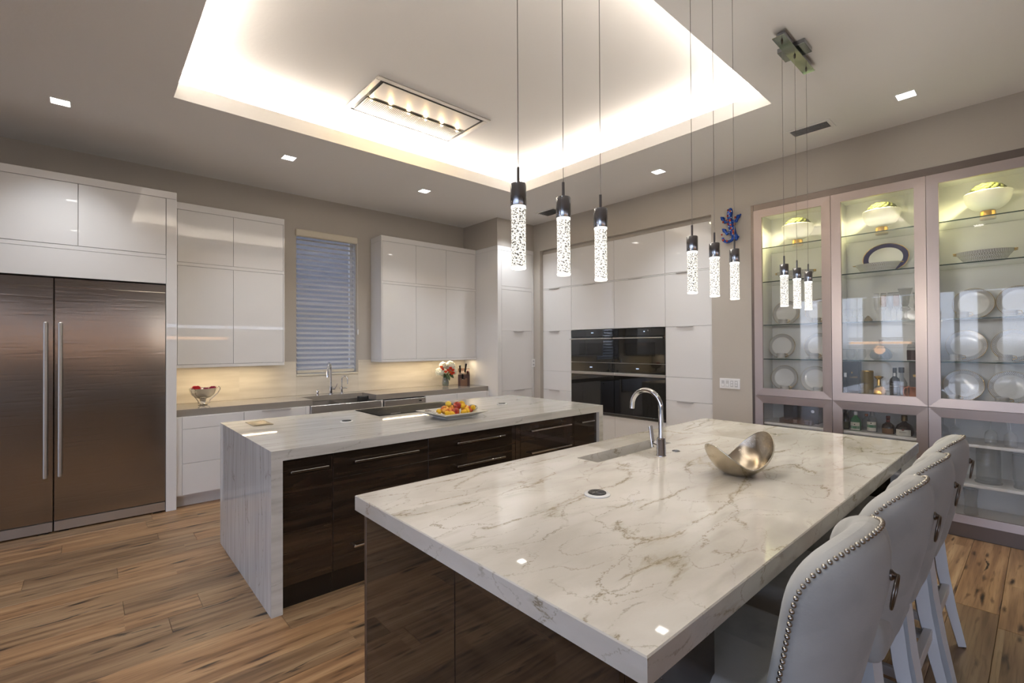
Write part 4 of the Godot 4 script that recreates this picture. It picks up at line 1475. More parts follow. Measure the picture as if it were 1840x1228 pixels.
	mb.tube([Vector3(0, 0.055, -0.015), Vector3(0, 0.058, -0.038)], 0.0155, 14)
	part(mb, "valve", M.chrome, f)
	mb = MB.new()
	mb.t = Transform3D(Basis(Vector3.RIGHT, -0.14), Vector3(0, 0.075, -0.052))
	mb.rbox(Vector3(0, 0.018, 0), Vector3(0.03, 0.115, 0.012), 0.0055, 4)
	part(mb, "lever", M.chrome, f)
	var a := thing("air_switch", "small round chrome air switch button on the seating island beside the faucet", "button", Vector3(2.392, y, -1.343))
	mb = MB.new()
	mb.lathe(v2([0, 0.0004, 0.021, 0.0004, 0.021, 0.003, 0.018, 0.0045, 0.014, 0.0045, 0.014, 0.0065, 0.0, 0.0068]), 20)
	part(mb, "button", M.chrome_soft, a)
	popup(Vector3(1.475, y, -1.162), "round black and grey pop-up outlet on the seating island, nearest the camera")
	# hammered bowl with two raised horns
	var R := 0.146
	var th0 := atan2(0.47, 0.88)
	var top := func(ang: float) -> float: return 1.22 + 0.40 * cos(2.0 * (ang - th0)) + 0.13 * cos(ang - th0)
	var shape := func(ang: float, v: float, r: float) -> Vector3:
		var ph: float = lerpf(0.36, top.call(ang), v)
		var rr: float = r * sin(minf(ph, 1.45)) + maxf(0.0, ph - 1.45) * 0.01
		return Vector3(cos(ang) * rr, 0.0006 + (R * (cos(0.36) - cos(ph)) * 1.12), sin(ang) * rr)
	var hb := thing("hammered_bowl", "hammered silver bowl with two raised horns standing on the seating island", "bowl", Vector3(2.177, y, -0.92))
	mb = MB.new()
	mb.surf(56, 18, func(u: float, v: float) -> Vector3: return shape.call(u * TAU, v, R), true, Vector3(0, 0.08, 0))
	part(mb, "outside", M.hammered, hb)
	mb = MB.new()
	mb.surf(56, 18, func(u: float, v: float) -> Vector3: return shape.call(u * TAU, v, R - 0.004) + Vector3(0, 0.003 * (1.0 - v), 0), true, Vector3(0, 0.08, 0))
	for i in mb.n.size():
		mb.n[i] = -mb.n[i]
	for i in range(0, mb.ix.size(), 3):
		var k := mb.ix[i + 1]
		mb.ix[i + 1] = mb.ix[i + 2]
		mb.ix[i + 2] = k
	part(mb, "inside", M.hammered, hb)
	mb = MB.new()
	var rp := []
	for i in 56:
		rp.append((shape.call(TAU * i / 56.0, 1.0, R) + shape.call(TAU * i / 56.0, 1.0, R - 0.004)) / 2.0)
	mb.tube(rp, 0.0026, 6, true)
	part(mb, "rim", M.silver, hb)
	mb = MB.new()
	mb.lathe(v2([0, 0.0, 0.052, 0.0, 0.054, 0.004, 0.0, 0.0045]), 30)
	part(mb, "base", M.hammered, hb)

func build_stools() -> void:
	var s := thing("bar_stool", "", "bar stool", Vector3.ZERO, 0.0, "bar stools at the seating island")
	var T := 0.10
	var zc := func(y: float) -> float:
		if y < 0.93:
			return lerpf(-0.105, 0.0, pow((y - 0.49) / 0.44, 0.9))
		return 0.06 * (y - 0.93)
	var mid := func(a: float, b: float) -> Vector3:
		var bb := clampf((b - 0.72) / 0.28, 0.0, 1.0)
		var hw := lerpf(0.208, 0.236, b)
		var x := a * hw * sqrt(1.0 - bb * bb / 2.0)
		var yy := b if b < 0.72 else 0.72 + 0.28 * bb * sqrt(1.0 - a * a / 2.0)
		var y := 0.495 + 0.575 * yy
		return Vector3(x, y, zc.call(y) - 2.0 * x * x - T / 2.0)
	var back := func(u: float, v: float) -> Vector3:
		var a := -cos(TAU * u)
		var sd := sin(TAU * u)
		var b := 0.5 - 0.5 * cos(PI * v)
		var f: float = sqrt(maxf(0.0, 1.0 - pow(absf(a), 6.0))) * sqrt(maxf(0.0, 1.0 - pow(absf(2.0 * b - 1.0), 9.0)))
		var p: Vector3 = mid.call(a, b)
		var nn := Vector3(4.0 * p.x, 0.0, 1.0).normalized()
		return p + nn * (T / 2.0 * f * (1.0 if sd >= 0.0 else -1.0))
	var mb := MB.new()
	mb.surf(64, 28, back, true, Vector3(0, 0.8, -0.07))
	part(mb, "backrest", M.fabric, s)
	mb = MB.new()
	mb.rbox(Vector3(0, 0.592, -0.315), Vector3(0.462, 0.135, 0.45), 0.04, 5)
	part(mb, "seat", M.fabric, s)
	# nailheads follow the seam round the top of the back
	mb = MB.new()
	var path := []
	for i in 60:
		path.append(mid.call(-1.0, i / 60.0))
	for i in 81:
		path.append(mid.call(-1.0 + i / 40.0, 1.0))
	for i in 60:
		path.append(mid.call(1.0, 1.0 - (i + 1) / 60.0))
	var run := 0.0
	var nxt := 0.0
	for i in range(1, path.size()):
		var a: Vector3 = path[i - 1]
		var b: Vector3 = path[i]
		var l := a.distance_to(b)
		while nxt < run + l and l > 0.0:
			var p := a.lerp(b, (nxt - run) / l)
			mb.ball(p + (p - Vector3(0, 0.75, p.z)).normalized() * -0.004 + Vector3(4.0 * p.x, 0.0, 1.0).normalized() * T * 0.27, Vector3.ONE * 0.0062, 8, 5)
			nxt += 0.0158
		run += l
	part(mb, "nailhead_trim", mk(Color(0.70, 0.68, 0.65), 0.22, 1.0), s).set_meta("kind", "stuff")
	# ring pull on the back
	var rp := Vector3(0, 0.958, zc.call(0.958) + 0.002)
	mb = MB.new()
	mb.t = Transform3D(Basis(Vector3.RIGHT, PI / 2.0), rp)
	mb.lathe(v2([0, -0.004, 0.013, -0.002, 0.013, 0.002, 0.009, 0.005, 0.006, 0.011, 0, 0.012]), 16)
	part(mb, "rosette", M.gunmetal, s)
	mb = MB.new()
	var ring := []
	for i in 28:
		var a := TAU * i / 28.0
		ring.append(rp + Vector3(sin(a) * 0.033, -0.038 + cos(a) * 0.040, 0.012 - 0.006 * (1.0 - cos(a))))
	mb.tube(ring, 0.0032, 8, true)
	part(mb, "pull_ring", M.gunmetal, s)
	# legs and stretchers
	for sx in [-1.0, 1.0]:
		mb = MB.new()
		mb.tube([Vector3(sx * 0.178, 0.53, -0.135), Vector3(sx * 0.183, 0.36, -0.118), Vector3(sx * 0.19, 0.18, -0.088), Vector3(sx * 0.197, 0.004, -0.050)], [0.033, 0.032, 0.028, 0.022], 4, false, true, PI / 4.0)
		part(mb, "rear_leg", M.leg_white, s)
		mb = MB.new()
		mb.tube([Vector3(sx * 0.196, 0.53, -0.495), Vector3(sx * 0.198, 0.004, -0.50)], [0.033, 0.024], 4, false, true, PI / 4.0)
		part(mb, "front_leg", M.leg_white, s)
		mb = MB.new()
		mb.bx(sx * 0.192 - 0.011, sx * 0.192 + 0.011, 0.235, 0.272, -0.482, -0.112, 0.002)
		part(mb, "stretcher", M.leg_white, s)
	boxpart("stretcher", M.leg_white, s, -0.178, 0.178, 0.255, 0.30, -0.117, -0.089, 0.002)
	boxpart("footrest", M.leg_white, s, -0.188, 0.188, 0.17, 0.205, -0.51, -0.486, 0.002)
	for q in [[-0.197, -0.050], [0.197, -0.050], [-0.198, -0.50], [0.198, -0.50]]:
		mb = MB.new()
		mb.cyl(Vector3(q[0], 0.0, q[1]), 0.012, 0.0045, 10)
		part(mb, "glide", M.black, s)
	var at := [[1.405, -0.248, 0.04, "pale grey velvet bar stool with nailhead trim, nearest the camera at the island"], [1.985, -0.238, 0.0, "pale grey velvet bar stool with nailhead trim, second from the camera"], [2.475, -0.236, 0.0, "pale grey velvet bar stool with nailhead trim, third from the camera"], [3.03, -0.238, 0.0, "pale grey velvet bar stool farthest along the island, nearest the display cabinets"]]
	s.position = Vector3(at[0][0], 0, at[0][1])
	s.rotation.y = at[0][2]
	s.set_meta("label", at[0][3])
	for k in range(1, 4):
		dup(s, at[k][3], Vector3(at[k][0], 0, at[k][1]), at[k][2])

func build_pendants() -> void:
	var Z := -1.008
	var xs := [[0.926, 1.119, 1.308], [1.943, 2.151, 2.363], [3.03, 3.245, 3.455]]
	var where := ["over the near end of the seating island", "over the middle of the seating island", "over the far end of the seating island"]
	var which := ["nearest one", "middle one", "farthest one"]
	# seeded bubbles in the lit acrylic rod
	var cell := grey(warp(fnl(101, 0.055, 2, FastNoiseLite.TYPE_CELLULAR), 20.0, 0.03), 256, 512)
	var bub := tex(ramp(cell, [[0.0, Color(0.16, 0.155, 0.14)], [0.28, Color(0.24, 0.23, 0.21)], [0.42, Color(0.8, 0.78, 0.74)], [0.55, Color(1, 0.98, 0.94)], [0.72, Color(0.45, 0.43, 0.40)], [0.85, Color(1, 0.98, 0.95)], [1.0, Color(1, 1, 1)]]))
	var rod := mk(Color(0.30, 0.30, 0.30), 0.1)
	rod.emission_enabled = true
	rod.emission = Color.WHITE
	rod.emission_texture = bub
	rod.emission_operator = BaseMaterial3D.EMISSION_OP_MULTIPLY
	rod.emission_energy_multiplier = 1.9
	rod.uv1_scale = Vector3(1.0, 5.4, 1)
	var rim := glow(Color(1.0, 0.97, 0.92), 2.5)
	var proto: Node3D = null
	for g in 3:
		var cx: float = (xs[g][0] + xs[g][2]) / 2.0
		var c := thing("pendant_canopy", "mirrored bar canopy on the ceiling %s" % where[g], "light canopy", Vector3(cx, CEIL, Z))
		boxpart("mount", M.chrome_soft, c, -0.07, 0.07, -0.03, -0.001, -0.075, 0.075, 0.002)
		boxpart("housing", M.chrome_soft, c, -0.235, 0.235, -0.044, -0.005, -0.024, 0.024, 0.002)
		boxpart("mirror_plate", M.mirror, c, -0.275, 0.275, -0.049, -0.0445, -0.033, 0.033, 0.001)
		for k in 3:
			var mb := MB.new()
			mb.t = Transform3D(Basis.IDENTITY, Vector3(xs[g][k] - cx, -0.066, 0))
			mb.lathe(v2([0, 0, 0.003, 0.0, 0.003, 0.006, 0.006, 0.008, 0.006, 0.017, 0, 0.017]), 10)
			part(mb, "cord_grip", M.gunmetal, c)
		for k in 3:
			var label := "lit bubble glass pendant rod with chrome cap, %s %s" % [which[k], where[g]]
			label = "bubble glass pendant, %s %s" % [which[k], where[g]]
			if proto:
				dup(proto, label, Vector3(xs[g][k], 1.72, Z))
				continue
			var p := thing("pendant_light", label, "pendant light", Vector3(xs[g][k], 1.72, Z), 0.0, "bubble glass pendants over the seating island")
			proto = p
			var mb := MB.new()
			mb.tube([Vector3(0, 0.294, 0), Vector3(0, CEIL - 0.067 - 1.72, 0)], 0.0012, 6)
			part(mb, "cord", M.cable, p)
			mb = MB.new()
			mb.cyl(Vector3(0, 0.246, 0), 0.0045, 0.05, 10, 0.001)
			part(mb, "stem", M.chrome_soft, p)
			mb = MB.new()
			mb.lathe(v2([0, 0.182, 0.0225, 0.182, 0.0232, 0.184, 0.0232, 0.244, 0.022, 0.247, 0, 0.247]), 28)
			part(mb, "cap", M.chrome_soft, p)
			mb = MB.new()
			for s in [-1.0, 1.0]:
				mb.t = Transform3D(Basis(Vector3.BACK, PI / 2.0), Vector3(s * 0.0245, 0.191, 0))
				mb.cyl(Vector3(0, -0.002, 0), 0.0025, 0.004, 8)
			part(mb, "set_screw", M.chrome, p)
			mb = MB.new()
			mb.lathe(v2([0.0208, 0.006, 0.0208, 0.176]), 28)
			part(mb, "glass_rod", rod, p)
			mb = MB.new()
			mb.lathe(v2([0, 0, 0.0195, 0, 0.021, 0.002, 0.021, 0.0065]), 28)
			part(mb, "glass_end", rim, p)
			mb = MB.new()
			mb.lathe(v2([0.021, 0.174, 0.0216, 0.176, 0.0216, 0.1805, 0, 0.1808]), 28)
			part(mb, "glass_end", rim, p)
			var om := OmniLight3D.new()
			om.name = "pendant_glow"
			om.light_color = Color(1.0, 0.975, 0.94)
			om.light_energy = PEND
			om.light_size = 0.02
			om.omni_range = 12.0
			om.omni_attenuation = 2.0
			om.shadow_enabled = true
			om.position = Vector3(0, 0.09, 0)
			p.add_child(om, true)

# one mitred member of a door frame facing -x: outer corners a, b and inner corners d, c in (z, y)
func member(called: String, parent: Node, m: Material, a: Vector2, b: Vector2, c: Vector2, d: Vector2, xo: float, xi: float, xb: float) -> void:
	var mb := MB.new()
	var f := [Vector3(xo, a.y, a.x), Vector3(xo, b.y, b.x), Vector3(xi, c.y, c.x), Vector3(xi, d.y, d.x)]
	var k := [Vector3(xb, a.y, a.x), Vector3(xb, b.y, b.x), Vector3(xb, c.y, c.x), Vector3(xb, d.y, d.x)]
	var ctr := Vector3.ZERO
	for p in f:
		ctr += p / 8.0
	for p in k:
		ctr += p / 8.0
	mb.face(f, ctr)
	mb.face(k, ctr)
	for i in 4:
		mb.face([f[i], f[(i + 1) % 4], k[(i + 1) % 4], k[i]], ctr)
	if absf(a.y - b.y) > absf(a.x - b.x):
		for i in mb.u.size():
			mb.u[i] = Vector2(mb.u[i].y, mb.u[i].x)
	part(mb, called, m, parent)

func glass_door(parent: Node, called: String, z0: float, z1: float, y0: float, y1: float, w: float, wb: float) -> void:
	var d := Node3D.new()
	d.name = called
	parent.add_child(d, true)
	var O := [Vector2(z0, y0), Vector2(z1, y0), Vector2(z1, y1), Vector2(z0, y1)]
	var I := [Vector2(z0 + w, y0 + wb), Vector2(z1 - w, y0 + wb), Vector2(z1 - w, y1 - w), Vector2(z0 + w, y1 - w)]
	for i in 4:
		var j := (i + 1) % 4
		member("frame_rail" if i % 2 == 0 else "frame_stile", d, M.bronze, O[i], O[j], I[j], I[i], 5.027, 5.032, 5.056)
	var mb := MB.new()
	mb.bx(5.046, 5.050, y0 + wb - 0.01, y1 - w + 0.01, z0 + w - 0.01, z1 - w + 0.01)
	part(mb, "pane", M.pane, d)

func build_display() -> void:
	var z := [-1.954, -1.284, -0.626, 0.034]
	var nm := ["left", "middle", "right"]
	var lab := ["left glass display cabinet with brushed bronze door frames, beside the switch wall", "middle glass display cabinet with brushed bronze door frames, holding bottles and glassware", "right glass display cabinet with brushed bronze door frames, cut by the picture edge"]
	# surround in the wall recess
	var s := thing("display_surround", "dark bronze frame around the three glass display cabinets", "cabinet frame")
	boxpart("side_jamb", M.bronze_dark, s, 5.040, 5.47, 0.0, 2.913, -1.984, -1.957, 0.0015)
	boxpart("side_jamb", M.bronze_dark, s, 5.040, 5.47, 0.0, 2.913, 0.037, 0.098, 0.0015)
	boxpart("head", M.bronze_dark, s, 5.040, 5.47, 2.853, 2.913, -1.956, 0.036, 0.0015)
	boxpart("plinth", M.bronze_dark, s, 5.052, 5.47, 0.0, 0.112, -1.956, 0.036, 0.0015)
	var inside := mk(Color(0.86, 0.86, 0.845), 0.35)
	for k in 3:
		var z0: float = z[k]
		var z1: float = z[k + 1]
		var c := thing("display_cabinet", lab[k], "display cabinet")
		boxpart("back_panel", inside, c, 5.445, 5.46, 0.115, 2.85, z0 + 0.002, z1 - 0.002)
		boxpart("side_panel", inside, c, 5.062, 5.445, 0.115, 2.85, z0 + 0.002, z0 + 0.022)
		boxpart("side_panel", inside, c, 5.062, 5.445, 0.115, 2.85, z1 - 0.022, z1 - 0.002)
		boxpart("top_panel", inside, c, 5.062, 5.445, 2.83, 2.85, z0 + 0.022, z1 - 0.022)
		boxpart("bottom_panel", inside, c, 5.062, 5.445, 0.115, 0.150, z0 + 0.022, z1 - 0.022)
		boxpart("middle_panel", inside, c, 5.062, 5.445, 1.005, 1.030, z0 + 0.022, z1 - 0.022)
		for y in [0.7225, 0.4155]:
			boxpart("wood_shelf", inside, c, 5.075, 5.445, y - 0.022, y, z0 + 0.022, z1 - 0.022, 0.001)
		for y in SHELF:
			var g := boxpart("glass_shelf", M.shelf_glass, c, 5.0755, 5.435, y - 0.009, y, z0 + 0.024, z1 - 0.024)
			boxpart("edge", M.shelf_edge, g, 5.0735, 5.0755, y - 0.009, y, z0 + 0.024, z1 - 0.024)
			boxpart("edge", M.shelf_edge, g, 5.435, 5.437, y - 0.006, y - 0.003, z0 + 0.024, z1 - 0.024)
		glass_door(c, "upper_door", z0 + 0.0015, z1 - 0.0015, 0.992, 2.849, 0.074, 0.072)
		glass_door(c, "lower_door", z0 + 0.0015, z1 - 0.0015, 0.115, 0.989, 0.074, 0.062)
		# puck lamp under the top panel
		var yl := Color(1.0, 0.96, 0.70)
		var mb := MB.new()
		mb.cyl(Vector3(5.115, 2.822, (z0 + z1) / 2.0 - 0.03), 0.022, 0.0078, 18, 0.001)
		var lp := part(mb, "puck_lamp", glow(yl, 4.0), c)
		var sp := SpotLight3D.new()
		sp.name = "puck_beam"
		sp.light_energy = PUCK
		sp.light_color = yl
		sp.light_size = 0.02
		sp.spot_angle = 78.0
		sp.spot_angle_attenuation = 0.6
		sp.spot_range = 6.0
		sp.spot_attenuation = 2.0
		sp.shadow_enabled = true
		sp.rotation.x = -PI / 2.0
		sp.position = Vector3(5.115, 2.816, (z0 + z1) / 2.0 - 0.03)
		lp.add_child(sp, true)

const SHELF := [2.4705, 2.1285, 1.6955, 1.3555]

func build_display_contents() -> void:
	var nm := ["left", "middle", "right"]
	# footed bowls with moss
	var b := thing("footed_bowl", "", "bowl", Vector3.ZERO, 0.0, "white footed bowls on the top glass shelves")
	var mb := MB.new()
	var prof := [Vector2(0, 0.062)]
	for i in 10:
		var a := PI / 2.0 * (i + 1) / 10.0 * 0.98
		prof.append(Vector2(0.138 * pow(sin(a), 0.8), 0.065 + 0.135 * (1.0 - cos(a))))
	prof.append_array([Vector2(0.139, 0.206), Vector2(0.136, 0.209), Vector2(0.131, 0.206)])
	for i in 8:
		var a := PI / 2.0 * (9 - i) / 10.0
		prof.append(Vector2(0.131 * pow(sin(a), 0.8), 0.078 + 0.125 * (1.0 - cos(a))))
	mb.lathe(prof, 40)
	part(mb, "bowl", M.bowl, b)
	mb = MB.new()
	mb.lathe(v2([0, 0.0, 0.046, 0.0, 0.047, 0.002, 0.045, 0.058, 0.043, 0.0645, 0, 0.065]), 28)
	part(mb, "gold_foot", M.gold, b)
	var ms := thing("moss_ball", "", "moss", Vector3.ZERO, 0.0, "moss mounds in the footed bowls")
	rng.seed = 33
	mb = MB.new()
	mb.ball(Vector3(0, 0.0, 0), Vector3(0.10, 0.078, 0.10), 18, 10)
	for i in 60:
		var a := i * 2.39996
		var h := 0.15 + 0.85 * float(i) / 59.0
		var rr := sqrt(1.0 - h * h)
		mb.ball(Vector3(0.098 * rr * cos(a), 0.074 * h, 0.098 * rr * sin(a)), Vector3(0.021, 0.019, 0.021) * rng.randf_range(0.8, 1.15), 8, 6)
	part(mb, "moss", M.moss, ms).set_meta("kind", "stuff")
	var bz := [-1.624, -0.953, -0.286]
	for k in 3:
		var at := Vector3(5.255, SHELF[0], bz[k])
		var l1 := "white bowl on a gold foot on the top shelf of the %s display cabinet" % nm[k]
		var l2 := "green moss mound in the footed bowl of the %s display cabinet" % nm[k]
		if k == 0:
			b.position = at
			b.set_meta("label", l1)
			ms.position = at + Vector3(0, 0.196, 0)
			ms.set_meta("label", l2)
		else:
			dup(b, l1, at)
			dup(ms, l2, at + Vector3(0, 0.196, 0))
	# porcelain with a gold rim and a ring of small dark ovals
	var pat := Image.create(512, 64, false, Image.FORMAT_RGBA8)
	pat.fill(Color(0.90, 0.90, 0.89))
	for i in 32:
		for yy in range(6, 58):
			for xx in 16:
				var e := absf(Vector2((xx - 7.5) / 5.2, (yy - 32) / 24.0).length() - 0.85)
				if e < 0.23:
					pat.set_pixel(i * 16 + xx, yy, Color(0.20, 0.19, 0.195))
				elif xx < 1 or xx > 14:
					pat.set_pixel(i * 16 + xx, yy, Color(0.58, 0.56, 0.55))
	pat.fill_rect(Rect2i(0, 0, 512, 4), Color(0.40, 0.35, 0.26))
	pat.fill_rect(Rect2i(0, 60, 512, 4), Color(0.40, 0.35, 0.26))
	var pt := tex(pat)
	var band := with_tex(mk(Color.WHITE, 0.12), pt, Vector3(2.0, 1.0 / 0.031, 1))
	var cupm := with_tex(mk(Color.WHITE, 0.12), pt, Vector3(1.0, 1.0 / 0.030, 1))
	var bowlm := with_tex(mk(Color.WHITE, 0.12), pt, Vector3(2.0, 1.0 / 0.033, 1))
	var pl := thing("dinner_plate", "", "plate", Vector3.ZERO, 0.0, "patterned plates standing on the glass shelves")
	mb = MB.new()
	mb.lathe(v2([0, 0.002, 0.06, 0.002, 0.082, 0.006, 0.084, 0.009]), 40)
	mb.lathe(v2([0.122, 0.0175, 0.080, 0.010, 0.06, 0.006, 0, 0.006]), 40)
	mb.lathe(v2([0.084, 0.006, 0.1235, 0.014]), 40)
	mb.t = Transform3D(Basis(Vector3.BACK, PI / 2.0), Vector3.ZERO)
	var ctr := MB.new()
	ctr.t = Transform3D(Basis(Vector3.BACK, PI / 2.0 - 0.16), Vector3(0.0, 0.124, 0))
	ctr.lathe(v2([0.125, 0.014, 0.084, 0.005, 0.06, 0.0, 0, 0.0]), 40)
	ctr.lathe(v2([0, 0.0065, 0.058, 0.0065, 0.081, 0.0115]), 40)
	for i in range(0, ctr.ix.size()):
		pass
	part(ctr, "plate", M.porcelain, pl)
	var rm := MB.new()
	rm.t = ctr.t
	rm.lathe(v2([0.0935, 0.0143, 0.1235, 0.0190]), 48)
	part(rm, "patterned_rim", band, pl)
	rm = MB.new()
	rm.t = ctr.t
	rm.lathe(v2([0.081, 0.0115, 0.0935, 0.0143]), 40)
	part(rm, "inner_ledge", M.porcelain, pl)
	rm = MB.new()
	rm.t = ctr.t
	var ring := []
	for i in 48:
		ring.append(Vector3(cos(TAU * i / 48.0) * 0.1245, 0.0165, sin(TAU * i / 48.0) * 0.1245))
	rm.tube(ring, 0.0016, 6, true)
	part(rm, "gold_rim", M.gold, pl)
	# small patterned cup on a saucer
	var cu := thing("patterned_cup", "", "cup", Vector3.ZERO, 0.0, "patterned cups on saucers before the plates")
	mb = MB.new()
	mb.lathe(v2([0, 0.012, 0.030, 0.012, 0.034, 0.016]), 24)
	mb.lathe(v2([0.037, 0.062, 0.034, 0.022, 0.0, 0.018]), 24)
	part(mb, "inside", M.porcelain, cu)
	mb = MB.new()
	mb.lathe(v2([0.034, 0.016, 0.0385, 0.040, 0.039, 0.063, 0.037, 0.063]), 24)
	part(mb, "cup", cupm, cu)
	mb = MB.new()
	mb.tube([Vector3(0, 0.055, 0.037), Vector3(0, 0.052, 0.056), Vector3(0, 0.036, 0.060), Vector3(0, 0.026, 0.037)], 0.0028, 6)
	part(mb, "ear", M.gold, cu)
	var sa := thing("patterned_saucer", "", "saucer", Vector3.ZERO, 0.0, "patterned saucers under the cups")
	mb = MB.new()
	mb.lathe(v2([0, 0.0, 0.035, 0.0, 0.07, 0.008, 0.071, 0.0095, 0.069, 0.0095, 0.034, 0.0045, 0, 0.0045]), 28)
	part(mb, "dish", M.porcelain, sa)
	var first := true
	var cups := {0: [-1.745, -1.455], 2: [-0.435, -0.145]}
	var rows := [["upper plate shelf", SHELF[2], [-1.768, -1.467], [-0.383, -0.128]], ["lower plate shelf", SHELF[3], [-1.812, -1.480], [-0.428, -0.16]], ["cabinet floor", 1.03, [-1.790, -1.512], [-0.447, -0.18]]]
	for r in 3:
		for side in [0, 2]:
			for i in 2:
				var pz: float = rows[r][2 if side == 0 else 3][i]
				var y: float = rows[r][1]
				var wh := "%s one on the %s of the %s display cabinet" % ["left" if i == 0 else "right", rows[r][0], nm[side]]
				var at := Vector3(5.37, y, pz)
				var cz: float = cups[side][i] + [0.0, -0.02, 0.01][r]
				if side == 2:
					cz = pz - 0.05 + 0.01 * i
				var ca := Vector3(5.20, y, cz)
				if first:
					first = false
					pl.position = at
					pl.set_meta("label", "gold-rimmed patterned plate, " + wh)
					cu.position = ca + Vector3(0, -0.007, 0)
					cu.set_meta("label", "small patterned cup, " + wh)
					sa.position = ca
					sa.set_meta("label", "patterned saucer, " + wh)
				else:
					dup(pl, "gold-rimmed patterned plate, " + wh, at)
					dup(cu, "small patterned cup, " + wh, ca + Vector3(0, -0.007, 0))
					dup(sa, "patterned saucer, " + wh, ca)
	# flared oval bowls on the second shelf
	for q in [[-0.976, 0, "middle", 1], [-0.305, 0, "right", 2], [-1.63, 0, "left", 2]]:
		for n in q[3]:
			var o := thing("flared_bowl", "flared oval patterned bowl, %s on the second shelf of the %s display cabinet" % ["lower one" if n == 0 else "stacked one", q[2]], "bowl", Vector3(5.20, SHELF[1] + n * 0.011, q[0]))
			mb = MB.new()
			var sc := Vector2(0.62, 1.0)
			mb.lathe(v2([0, 0.0, 0.11, 0.0, 0.112, 0.003]), 40, Vector3.ZERO, sc)
			mb.lathe(v2([0.160, 0.076, 0.112, 0.009, 0, 0.009]), 40, Vector3.ZERO, sc)
			part(mb, "inside", M.porcelain, o)
			mb = MB.new()
			mb.lathe(v2([0.112, 0.003, 0.165, 0.078, 0.160, 0.078]), 48, Vector3.ZERO, sc)
			part(mb, "patterned_wall", bowlm, o)
			for s in [-1.0, 1.0]:
				mb = MB.new()
				mb.tube([Vector3(0.02, 0.073, s * 0.160), Vector3(0.012, 0.076, s * 0.178), Vector3(-0.012, 0.076, s * 0.178), Vector3(-0.02, 0.073, s * 0.160)], 0.003, 6)
				part(mb, "grip", M.gold, o)
	# navy platter leaning on the back
	var np := thing("navy_platter", "large oval white platter with a navy blue rim leaning on the back of the middle display cabinet", "platter", Vector3(5.352, SHELF[1], -0.945))
	var tf := Transform3D(Basis(Vector3.BACK, PI / 2.0 - 0.22), Vector3(0, 0.138, 0))
	mb = MB.new()
	mb.t = tf
	mb.lathe(v2([0.166, 0.012, 0.12, 0.0, 0, 0.0]), 48, Vector3.ZERO, Vector2(0.82, 1.0))
	mb.lathe(v2([0, 0.005, 0.118, 0.005, 0.124, 0.008]), 48, Vector3.ZERO, Vector2(0.82, 1.0))
	part(mb, "dish", M.porcelain, np)
	mb = MB.new()
	mb.t = tf
	mb.lathe(v2([0.124, 0.008, 0.163, 0.0165]), 48, Vector3.ZERO, Vector2(0.82, 1.0))
	part(mb, "navy_rim", M.navy, np)
	mb = MB.new()
	mb.t = tf
	mb.lathe(v2([0.163, 0.0165, 0.168, 0.0165, 0.166, 0.012]), 48, Vector3.ZERO, Vector2(0.82, 1.0))
	part(mb, "gold_edge", M.gold, np)
	build_glassware()
	build_bottles()

func glass_thing(called: String, label: String, cat: String, parts: Array, at: Vector3, group := "") -> Node3D:
	var o := thing(called, label, cat, at, 0.0, group)
	for p in parts:
		var mb := MB.new()
		mb.lathe(v2(p[1]), 20)
		part(mb, p[0], p[2], o)
		# the thick lip of an open glass reads as a darker line
		var e: Array = v2(p[1])
		var w: Vector2 = e[e.size() - 1]
		if w.x > 0.018 and (p[0] in ["bowl", "wall", "body"]) and (p[2] as Material).transparency != 0:
			var lip := []
			for i in 20:
				lip.append(Vector3(cos(TAU * i / 20.0) * w.x, w.y, sin(TAU * i / 20.0) * w.x))
			mb = MB.new()
			mb.tube(lip, 0.0012, 5, true)
			part(mb, "lip", M.glass_edge, o)
		elif (p[0] in ["bowl", "wall", "body"]) and (p[2] as Material).transparency != 0:
			w = e[0] if e[0].x > 0.018 else e[2]
			var lip := []
			for i in 20:
				lip.append(Vector3(cos(TAU * i / 20.0) * w.x, w.y + 0.0012, sin(TAU * i / 20.0) * w.x))
			mb = MB.new()
			mb.tube(lip, 0.0012, 5, true)
			part(mb, "lip", M.glass_edge, o)
	return o

